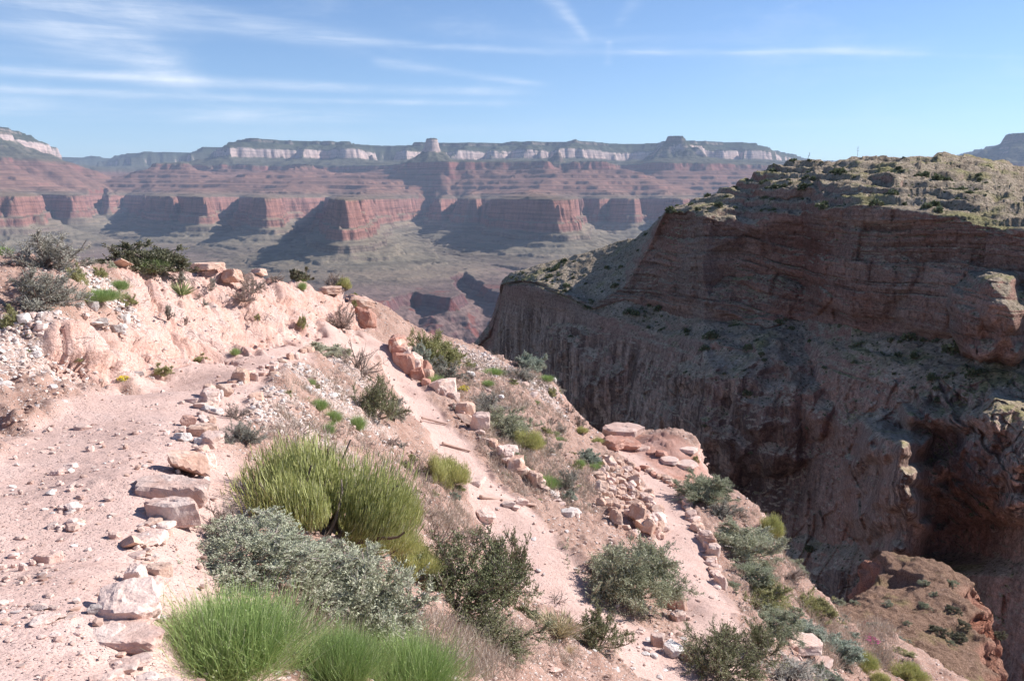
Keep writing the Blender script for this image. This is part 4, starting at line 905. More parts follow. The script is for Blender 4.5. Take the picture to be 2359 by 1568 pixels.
# log steps across the middle trail
m_, t, b = new_mat('weathered_log', .9, .1)
geo = t.new('ShaderNodeNewGeometry'); tcn = t.new('ShaderNodeTexCoord'); gr = t.noise(t.mapping(tcn.outputs['Object'], scale=(1.2, 22, 22)), 1.5, 4, .7)
t.link(t.ramp(gr, [(.3, (.34, .21, .165)), (.7, (.60, .42, .35))]), b.inputs['Base Color']); bump(t, b, gr, .02, .8)
M_LOG = m_
for (x0, y0_, x1, y1, rad, lb) in [(970, 964, 1028, 958, 2.3, 'highest log step across the middle trail, short and thin'), (1018, 1023, 1082, 1014, 2.8, 'second log step down the middle trail beside the retaining stones'), (1106, 1145, 1232, 1130, 4.0, 'longest log step, lying across the middle trail above three flat stones')]:
    A_ = hit(x0, y0_, 15); B_ = hit(x1, y1, 15); B_[1] = A_[1] + .35 * (B_[1] - A_[1]); B_[0] = (x1 - 1179) / FV * B_[1] / cos(PITCH) * (cos(PITCH) + (784 - y1) / FV * sin(PITCH)) ** -1 * cos(PITCH); B_[2] = float(H(B_[0], B_[1]))
    L_ = float(np.linalg.norm(B_ - A_)); rr_ = rad * A_[1] / FV * 1.25; nk, ns = 26, 12
    vs = []
    for i in range(nk):
        u_ = i / (nk - 1)
        for j in range(ns):
            a = 2 * pi * j / ns; q = rr_ * (1 + .14 * float(pnoise(u_ * 7 + rad, j * .9, 2.2)) - .25 * u_) * (1 if 0 < i < nk - 1 else .82)
            vs.append((u_ * L_, cos(a) * q + .03 * sin(u_ * 5), sin(a) * q + .02 * sin(u_ * 3 + rad)))
    vs = np.array(vs); f4 = np.array([[i * ns + j, i * ns + (j + 1) % ns, (i + 1) * ns + (j + 1) % ns, (i + 1) * ns + j] for i in range(nk - 1) for j in range(ns)])
    vs = np.concatenate([vs, [[-.005, 0, 0], [L_ + .005, 0, 0]]]); n0 = len(vs)
    f3 = np.array([[(j + 1) % ns, j, n0 - 2] for j in range(ns)] + [[(nk - 1) * ns + j, (nk - 1) * ns + (j + 1) % ns, n0 - 1] for j in range(ns)])
    o = add_obj('log_step', put_mesh('log_step', vs, [f4, f3], M_LOG), loc=(A_[0], A_[1], A_[2] + rr_ * .45))
    o.rotation_euler = (Vector(B_ - A_)).to_track_quat('X', 'Z').to_euler(); tag(o, lb, 'log', 'log steps across the middle trail')
# loose gravel: tens of thousands of small stones, one mesh
def gravel(name, XY, size, mat, seed, cols=None):
    rs = np.random.RandomState(seed); n = len(XY); d, f = ICO[1]
    base = [rock_shape(900 + i, 1, ('block', 'slab', 'round')[i % 3], 0)[0] - np.array([0, 0, .25]) for i in range(9)]
    B = np.array(base)[rs.randint(0, 9, n)]
    a = rs.rand(n) * 2 * pi; c, s = np.cos(a), np.sin(a)
    B = B * np.stack([size, size * rs.uniform(.6, 1, n), size * rs.uniform(.5, .9, n)], -1)[:, None, :]
    x = B[..., 0] * c[:, None] - B[..., 1] * s[:, None]; y = B[..., 0] * s[:, None] + B[..., 1] * c[:, None]
    z = B[..., 2] + x * rs.uniform(-.3, .3, n)[:, None]
    g = G(XY[:, 0], XY[:, 1])
    V_ = np.stack([x + XY[:, 0:1], y + XY[:, 1:2], z + g[:, None] + .002], -1).reshape(-1, 3)
    F_ = (f[None] + (np.arange(n) * len(d))[:, None, None]).reshape(-1, 3)
    me = put_mesh(name, V_, F_, mat, smooth=False, attrs={'tint': np.repeat(rs.rand(n), len(d))})
    return tag(add_obj(name, me), kind='stuff')
m_, t, b = new_mat('gravel', 1.0, 0.0)
ti = t.attr('tint'); geo = t.new('ShaderNodeNewGeometry')
c = t.ramp(ti, [(0, (.42, .275, .22)), (.35, (.52, .37, .31)), (.7, (.59, .46, .40)), (.92, (.64, .55, .50)), (1, (.68, .63, .60))])
c = t.mix(1.0, c, t.ramp(t.noise(geo.outputs['Position'], 40, 3, .6), [(.3, (.8, .8, .8)), (.7, (1.1, 1.1, 1.1))]), 'MULTIPLY'); t.link(c, b.inputs['Base Color'])
rs = np.random.RandomState(5)
nn = 150000
Yg = 2.4 * (38 / 2.4) ** (rs.rand(nn) ** .8); Ag = np.tan(rs.uniform(R(-33), R(30), nn)); XYg = np.stack([Ag * Yg, Yg], -1)
tr_g, rk_g, ld_g, sc_g = near_masks(XYg[:, 0], XYg[:, 1])
dens = .42 + .5 * np.clip(fbm(XYg[:, 0] / 1.4, XYg[:, 1] / 1.4, 3, 3) + .3, 0, 1) + .6 * sc_g
dens = np.where(tr_g > .4, .05 + .16 * (fbm(XYg[:, 0] / .7, XYg[:, 1] / .7, 13, 3) > .35), dens); dens = np.where(rk_g > .5, .10, dens); dens = np.where(ld_g > .5, .05, dens)
keep = rs.rand(nn) < dens * .62
XYg = XYg[keep]; scg = sc_g[keep]
sz = (.010 + .042 * rs.rand(len(XYg)) ** 3) * (1 + .045 * XYg[:, 1]) * (1 + .3 * scg)
gravel('gravel', XYg, sz, m_, 6)
# white scree patches
lst = []
for c_, ra, rb in scr:
    k = int(330 * min(2.2, ra * rb + .4)); a = rs.rand(k) * 2 * pi; q = np.sqrt(rs.rand(k)) * 1.0
    lst.append(np.stack([c_[0] + np.cos(a) * q * max(ra, rb) * .75, c_[1] + np.sin(a) * q * max(ra, rb) * .75], -1))
XYs = np.concatenate(lst); trs = near_masks(XYs[:, 0], XYs[:, 1])[0]; XYs = XYs[trs < .5]
m2, t, b = new_mat('pale_scree', 1.0, 0.0); ti = t.attr('tint')
t.link(t.ramp(ti, [(0, (.48, .36, .30)), (.5, (.58, .48, .43)), (1, (.68, .63, .60))]), b.inputs['Base Color'])
gravel('pale_scree', XYs, (.02 + .05 * rs.rand(len(XYs)) ** 2) * (1 + .03 * XYs[:, 1]), m2, 9)
# ------------------------------------------------------------------ plants
def fol_mat(name, c0, c1, trans=.18):
    m, t, b = new_mat(name, .8, .12)
    ti = t.attr('tint'); oi = t.new('ShaderNodeObjectInfo')
    c = t.mix(ti, c0, c1)
    c = t.mix(t.mr(ti, .90, .905), c, tuple(.5 * x + y for x, y in zip(c1, (.22, .19, .17))))
    c = t.mix(1.0, c, t.ramp(oi.outputs['Random'], [(0, (.86, .88, .86)), (1, (1.14, 1.1, 1.12))]), 'MULTIPLY')
    t.link(c, b.inputs['Base Color'])
    tl = t.new('ShaderNodeBsdfTranslucent'); t.link(c, tl.inputs['Color'])
    mx_ = t.new('ShaderNodeMixShader'); mx_.inputs[0].default_value = trans
    t.link(b.outputs[0], mx_.inputs[1]); t.link(tl.outputs[0], mx_.inputs[2]); t.link(mx_.outputs[0], t.n['Material Output'].inputs['Surface'])
    return m
FM = dict(
    eph=fol_mat('ephedra_stems', (.32, .34, .11), (.64, .62, .29)), rab=fol_mat('rabbitbrush_stems', (.19, .29, .085), (.40, .50, .20)),
    salt=fol_mat('saltbush_leaves', (.36, .37, .25), (.62, .62, .47)), sage=fol_mat('round_saltbush_leaves', (.28, .30, .19), (.52, .53, .38)), blk=fol_mat('blackbrush_leaves', (.15, .165, .08), (.34, .35, .20)),
    grey=fol_mat('grey_twigs', (.30, .285, .24), (.54, .515, .44)), dead=fol_mat('dead_twigs', (.30, .235, .20), (.52, .43, .37)), straw=fol_mat('straw_blades', (.42, .34, .20), (.66, .56, .38)),
    yuc=fol_mat('yucca_blades', (.16, .22, .09), (.44, .46, .24)), flo=fol_mat('yellow_petals', (.80, .66, .06), (.90, .78, .12)), mag=fol_mat('magenta_petals', (.55, .06, .28), (.75, .14, .42)),
    blue=fol_mat('blue_green_leaves', (.30, .34, .27), (.48, .52, .42)), ygr=fol_mat('yellow_green_leaves', (.28, .28, .11), (.46, .44, .22)), jun=fol_mat('dark_needles', (.12, .12, .07), (.26, .245, .16)),
    mesab=fol_mat('mesa_scrub', (.09, .11, .06), (.20, .22, .12)))
wood = fol_mat('grey_wood', (.22, .175, .15), (.48, .42, .38), 0)
dkw = fol_mat('dark_wood', (.14, .10, .085), (.34, .27, .23), 0)
def nrm(v): return v / np.maximum(np.linalg.norm(v, axis=-1, keepdims=True), 1e-9)
def curves(st, dr, L, k, up, jit, rs):
    n = len(st); P = np.zeros((n, k, 3)); P[:, 0] = st; d = nrm(dr); s = (np.asarray(L) / (k - 1)).reshape(-1, 1)
    for i in range(1, k):
        d = nrm(d + np.array([0, 0, up]) + jit * rs.normal(size=(n, 3))); P[:, i] = P[:, i - 1] + d * s
    return P
def tubes(P, r0, r1, rs):
    n, k, _ = P.shape; T = nrm(np.diff(P, axis=1)); T = np.concatenate([T, T[:, -1:]], 1)
    ref = nrm(rs.normal(size=(n, 1, 3)) + 0 * T); A = nrm(np.cross(T, ref)); B = np.cross(T, A)
    r = (np.asarray(r0).reshape(-1, 1) * np.linspace(1, 0, k) + np.asarray(r1).reshape(-1, 1) * np.linspace(0, 1, k)) * np.ones((n, 1))
    V_ = np.stack([P + (A * cos(a) + B * sin(a)) * r[..., None] for a in (0, 2 * pi / 3, 4 * pi / 3)], 2)
    idx = np.arange(n * k * 3).reshape(n, k, 3); F = []
    for j in range(3): F.append(np.stack([idx[:, :-1, j], idx[:, :-1, (j + 1) % 3], idx[:, 1:, (j + 1) % 3], idx[:, 1:, j]], -1).reshape(-1, 4))
    return V_.reshape(-1, 3), np.concatenate(F), np.repeat(rs.rand(n), k * 3)
def blades(P, w, rs):
    n, k, _ = P.shape; T = nrm(np.diff(P, axis=1)); T = np.concatenate([T, T[:, -1:]], 1)
    A = nrm(np.cross(T, nrm(rs.normal(size=(n, 1, 3)) + 0 * T))); ww = np.asarray(w).reshape(-1, 1) * np.array([.7] + [1] * (k - 2) + [.15])[None] * .5
    V_ = np.stack([P - A * ww[..., None], P + A * ww[..., None]], 2); idx = np.arange(n * k * 2).reshape(n, k, 2)
    return V_.reshape(-1, 3), np.stack([idx[:, :-1, 0], idx[:, :-1, 1], idx[:, 1:, 1], idx[:, 1:, 0]], -1).reshape(-1, 4), np.repeat(rs.rand(n), k * 2)
def leafs(C, D, L, Wd, rs):
    n = len(C); D = nrm(D); Sd = nrm(np.cross(D, rs.normal(size=(n, 3)))); L = np.asarray(L).reshape(-1, 1); Wd = np.asarray(Wd).reshape(-1, 1)
    V_ = np.stack([C, C + D * L * .5 + Sd * Wd * .5, C + D * L, C + D * L * .5 - Sd * Wd * .5], 1)
    return V_.reshape(-1, 3), np.arange(n * 4).reshape(n, 4), np.repeat(rs.rand(n), 4)
def join(parts):
    V_, F_, T_ = [], [], []; o = 0
    for v, f, t_ in parts: V_.append(v); F_.append(f + o); T_.append(t_); o += len(v)
    return np.concatenate(V_), np.concatenate(F_), np.concatenate(T_)
def pick(P, n, lo, hi, rs):
    "points and tangents part way along random curves"
    i = rs.randint(0, len(P), n); t_ = rs.uniform(lo, hi, n) * (P.shape[1] - 1); j = np.minimum(t_.astype(int), P.shape[1] - 2); u = (t_ - j)[:, None]
    return P[i, j] * (1 - u) + P[i, j + 1] * u, nrm(P[i, j + 1] - P[i, j])
def hemi(n, rs, lo=.05, hi=1.0):
    a = rs.rand(n) * 2 * pi; z = rs.uniform(lo, hi, n); q = np.sqrt(np.maximum(1 - z * z, 0)); return np.stack([q * np.cos(a), q * np.sin(a), z], -1)
def plant_geo(kind, seed, q=1.0):
    """unit plant: about 1 wide, height given by its kind; q scales the amount of detail. Returns wood, foliage as (V,F,tint)"""
    rs = np.random.RandomState(seed); n_ = lambda a: max(3, int(a * q)); rel = 1 / sqrt(q)
    if kind in ('eph', 'rab', 'ephd'):
        h = .72 if kind != 'rab' else .78
        nb = n_(26) + 8; d = hemi(nb, rs, .3, 1); base = rs.normal(size=(nb, 3)) * [.06, .06, 0]
        # a crown of rounded clumps
        ncl = 13; cl = hemi(ncl, rs, .15, 1) * [.33, .33, h * .52]; cr = rs.uniform(.12, .22, ncl)
        B = curves(base, d * [1, 1, h], rs.uniform(.2, .38, nb), 6, .04, .12, rs)
        N = n_(42000 if kind == 'eph' else 11000); up = .24 if kind == 'rab' else .16
        k = rs.randint(0, ncl, N); off = hemi(N, rs, -.6, 1) * (rs.rand(N, 1) ** .45) * cr[k][:, None]
        C = cl[k] + off; C[:, 2] = np.maximum(C[:, 2], .015)
        core = C * [1, 1, .8] * rs.uniform(.55, .95, (N, 1))
        dd_ = nrm(nrm(C + 1e-6) * [.55, .55, .4] + [0, 0, .75]) + .16 * rs.normal(size=(N, 3))
        Lq = rs.uniform(.022, .06, N)
        if kind == 'rab':
            core = np.stack([rs.normal(size=N) * .17, rs.normal(size=N) * .17, np.abs(rs.normal(size=N)) * .08], -1); dd_ = hemi(N, rs, .30, 1) * [1, 1, 1.5]; Lq = rs.uniform(.32, .60, N) * (1 + .30 * fbm(nrm(dd_)[:, 0] * 3.5, nrm(dd_)[:, 1] * 3.5, seed, 3)) * rs.choice((1, 1, 1, 1.16), N); core += nrm(dd_) * rs.uniform(0, .22, (N, 1))
            S_ = curves(core, dd_, Lq, 5, .10, .05, rs)
        else: S_ = curves(core, dd_, Lq, 4, up, .07, rs)
        fo = [blades(S_, rel * rs.uniform(.0020, .0034, N), rs)]
        if kind == 'rab':
            c_, t_ = pick(S_, n_(5200), .3, 1, rs); fo.append(leafs(c_, t_ + .5 * rs.normal(size=c_.shape), rs.uniform(.02, .042, len(c_)), .0065 * rel, rs))
        if kind == 'ephd': fo = [blades(S_[::2], rel * .008, rs)]
        return tubes(B, .012 * rel, .004 * rel, rs), join(fo)
    if kind in ('salt', 'sage', 'blk', 'jun', 'blue', 'ygr', 'mesab'):
        h = {'salt': .62, 'sage': .85, 'blk': .85, 'jun': .7, 'blue': .6, 'ygr': .65, 'mesab': .6}[kind]
        nb = n_(22) + 6; d = hemi(nb, rs, .1, 1) * [1, 1, h * 1.25]
        B = curves(rs.normal(size=(nb, 3)) * [.05, .05, 0], d, rs.uniform(.34, .56, nb), 7, .02 if kind != 'blk' else .10, .16, rs)
        c_, t_ = pick(B, n_(150), .3, 1, rs); B2 = curves(c_, t_ + .65 * rs.normal(size=c_.shape), rs.uniform(.10, .24, len(c_)), 5, .08, .16, rs)
        c_, t_ = pick(B2, n_(1300), .2, 1, rs); B3 = curves(c_, t_ + .6 * rs.normal(size=c_.shape), rs.uniform(.05, .12, len(c_)), 4, .10, .12, rs)
        for q_ in (B, B2, B3): q_[..., 2] = np.abs(q_[..., 2])
        nl_ = n_({'salt': 26000, 'sage': 34000, 'blk': 20000, 'jun': 24000, 'blue': 26000, 'ygr': 26000, 'mesab': 1400}[kind])
        c_, t_ = pick(B3, int(nl_ * .85), .1, 1, rs); c2, t2 = pick(B2, nl_ - int(nl_ * .85), .4, 1, rs); c_ = np.concatenate([c_, c2]); t_ = np.concatenate([t_, t2])
        lo, hi, wd = {'salt': (.018, .036, .0095), 'sage': (.014, .030, .0075), 'blk': (.012, .024, .0085), 'jun': (.02, .036, .013), 'blue': (.02, .04, .010), 'ygr': (.014, .03, .008), 'mesab': (.07, .12, .06)}[kind]
        c_ = c_ + rs.normal(size=c_.shape) * .006
        # leafy clumps around the outside of the crown
        ncl = n_(70) + 12; cc = hemi(ncl, rs, -.05, 1); cc = cc * [1, 1, h * 1.15] * rs.uniform(.26, .44, (ncl, 1)); cc[:, 2] = np.abs(cc[:, 2]) + .03
        kk = rs.randint(0, ncl, int(nl_ * (.55 if kind != 'blk' else .25))); c3 = cc[kk] + rs.normal(size=(len(kk), 3)) * .042 * [1, 1, .8]; c_ = np.concatenate([c_, c3]); t_ = np.concatenate([t_, nrm(c3)])
        fo = leafs(c_, t_ * .8 + .7 * rs.normal(size=c_.shape) + [0, 0, .3], rel * rs.uniform(lo, hi, len(c_)), rel * wd, rs)
        wd_ = [tubes(B, .011 * rel, .004 * rel, rs), tubes(B2, .005 * rel, .0022 * rel, rs), tubes(B3, .0026 * rel, .0013 * rel, rs)]
        return join(wd_), fo
    if kind in ('grey', 'dead', 'dry'):
        h = {'grey': .72, 'dead': .8, 'dry': .7}[kind]; nb = n_(34) + 6
        d = hemi(nb, rs, .08, 1) * [1, 1, h * 1.3]
        B = curves(rs.normal(size=(nb, 3)) * [.06, .06, 0], d, rs.uniform(.32, .52, nb), 7, .02, .15, rs)
        c_, t_ = pick(B, n_(260 if kind != 'dead' else 120), .25, 1, rs); B2 = curves(c_, t_ + .6 * rs.normal(size=c_.shape), rs.uniform(.08, .22, len(c_)), 5, .04, .14, rs)
        c_, t_ = pick(B2, n_(5200 if kind == 'grey' else 2600 if kind == 'dry' else 520), .1, 1, rs); B3 = curves(c_, t_ + .7 * rs.normal(size=c_.shape), rs.uniform(.03, .10, len(c_)), 4, .04, .14, rs)
        for q_ in (B, B2, B3): q_[..., 2] = np.abs(q_[..., 2])
        w_ = join([tubes(B, .010 * rel, .004 * rel, rs), tubes(B2, .0045 * rel, .002 * rel, rs)])
        fo = [tubes(B3, .0024 * rel, .0014 * rel, rs)]
        if kind != 'dead':
            c_, t_ = pick(B3, n_(12000 if kind == 'grey' else 5200), .1, 1, rs); fo.append(leafs(c_, t_ + .8 * rs.normal(size=c_.shape), rel * rs.uniform(.012, .024, len(c_)), rel * .007, rs))
        return w_, join(fo)
    if kind in ('straw', 'tuft'):
        N = n_(620); d = hemi(N, rs, .35, 1) + [0, 0, .4]
        P = curves(rs.normal(size=(N, 3)) * [.07, .07, 0], d, rs.uniform(.35, .72, N), 6, -.045, .05, rs); P[..., 2] = np.abs(P[..., 2])
        return None, blades(P, rel * .009, rs)
    if kind == 'yuc':
        N = 74; d = hemi(N, rs, .05, 1); P = curves(d * .05, d, rs.uniform(.40, .54, N), 4, 0, .02, rs); T = nrm(P[:, -1] - P[:, 0])
        A = nrm(np.cross(T, rs.normal(size=(N, 3)))); ww = np.array([.030, .036, .024, .002])
        V_ = np.stack([P - A[:, None] * ww[None, :, None] * .6, P + A[:, None] * ww[None, :, None] * .6], 2).reshape(-1, 3); V_[:, 2] = np.maximum(V_[:, 2], 0)
        idx = np.arange(N * 8).reshape(N, 4, 2)
        return None, (V_, np.stack([idx[:, :-1, 0], idx[:, :-1, 1], idx[:, 1:, 1], idx[:, 1:, 0]], -1).reshape(-1, 4), np.repeat(rs.rand(N), 8))
    if kind in ('flo', 'mag'):
        N = n_(380); P = curves(rs.normal(size=(N, 3)) * [.06, .06, 0], hemi(N, rs, .25, 1), rs.uniform(.3, .48, N), 4, .06, .08, rs)
        return blades(P, .008 * rel, rs), leafs(np.repeat(P[:, -1], 5, 0), rs.normal(size=(N * 5, 3)) + [0, 0, .6], .035 * rel, .024 * rel, rs)
PK = {'eph': ('eph', 'ephedra_bush', 'eph', dkw), 'ephd': ('ephd', 'ephedra_bush', 'eph', dkw), 'rab': ('rab', 'rabbitbrush', 'rab', wood), 'salt': ('salt', 'saltbush', 'salt', wood), 'sage': ('sage', 'saltbush', 'sage', wood),
      'blk': ('blk', 'blackbrush', 'blk', dkw), 'jun': ('jun', 'scrub_bush', 'jun', dkw), 'blue': ('blue', 'sagebrush', 'blue', wood), 'ygr': ('ygr', 'desert_bush', 'ygr', wood), 'grey': ('grey', 'twiggy_bush', 'grey', dkw),
      'dead': ('dead', 'dead_bush', 'dead', dkw), 'dry': ('dry', 'dry_bush', 'dead', dkw), 'straw': ('straw', 'grass_tuft', 'straw', None), 'tuft': ('tuft', 'green_tuft', 'rab', None), 'yuc': ('yuc', 'yucca', 'yuc', None),
      'flo': ('flo', 'flowering_plant', 'flo', FM['rab']), 'mag': ('mag', 'flowering_plant', 'mag', FM['sage']), 'mesab': ('mesab', 'scrub_bush', 'mesab', dkw)}
UNITH = {}
_pm = {}
def plant_me(kind, var, q):
    k = (kind, var, q)
    if k not in _pm:
        g, nm, fm, wm = PK[kind]
        wd, fo = plant_geo(g, var * 17 + 5, q); H_ = np.percentile(fo[0][:, 2], 99.5); W_ = np.percentile(np.abs(fo[0][:, :2]), 97) * 2
        out = []
        for part, mat, pn in ((wd, wm, 'branches'), (fo, FM[fm], 'foliage')):
            if part is None: out.append(None); continue
            v = part[0] / [W_, W_, H_]; out.append(put_mesh(pn, v, part[1], mat, smooth=False, attrs={'tint': part[2]}))
        if q <= .2 and out[0] is not None:      # too small to show its branches apart: one mesh
            v1, f1, t1 = wd; v2, f2, t2 = fo
            me = put_mesh(nm, np.concatenate([v1, v2]) / [W_, W_, H_], np.concatenate([f1, f2 + len(v1)]), [wm, FM[fm]], midx=np.r_[np.zeros(len(f1)), np.ones(len(f2))], smooth=False, attrs={'tint': np.r_[t1, t2]}); out = [me, None]
        _pm[k] = out
    return _pm[k]
PN = {'branches': 'branches', 'foliage': 'foliage'}
def plant_at(p, w, h, kind, label, cat='shrub', group=None, q=1.0, var=None, tilt=0.0):
    var = rng.randrange(3) if var is None else var
    a, b_ = plant_me(kind, var, q); nm = PK[kind][1]; rz = rng.uniform(0, 6.28)
    if b_ is None or a is None:
        me = a if b_ is None else b_
        o = add_obj(nm, me, loc=tuple(p), rot=(tilt, 0, rz), scale=(w, w, h))
    else:
        o = add_obj(nm, None, loc=tuple(p), rot=(tilt, 0, rz), scale=(w, w, h)); o.empty_display_size = .1
        add_obj('branches', a, parent=o); add_obj('stems' if kind in ('eph', 'ephd', 'rab') else 'foliage', b_, parent=o)
    return tag(o, label, cat, group)
def plantV(vx, vy, wv, hv, kind, label, cat='shrub', group=None, q=None, y0=0, p=None, var=None):
    "vx, vy: foot of the plant in the photograph; wv, hv: its width and height there"
    p = hit(vx, vy, y0) if p is None else p
    s = p[1] / FV; w, h = wv * s * (1.22 if wv > 80 else 1.12), hv * s * 1.06; tn = max(0.0, -p[2] / p[1]); h = max(h - .5 * w * tn, .5 * h)
    if kind in ('eph', 'rab', 'salt', 'sage', 'blk', 'grey', 'dead', 'dry', 'straw'): h *= 1.0
    # stand it half its depth further in
    Yb = p[1] + .30 * w * min(1, 2.2 * tn); xb = p[0] * Yb / p[1]; zb = min(float(G(xb, Yb)[0]), p[2] + .10 * h) if p[1] < 45 else p[2]
    h2 = h + max(0, p[2] - zb) * .5
    if q is None: q = 1.0 if wv > 150 else .6 if wv > 80 else .35 if wv > 45 else .2 if wv > 26 else .1
    return plant_at((xb, Yb, zb - .02), w, h2, kind, label, cat, group, q, var)
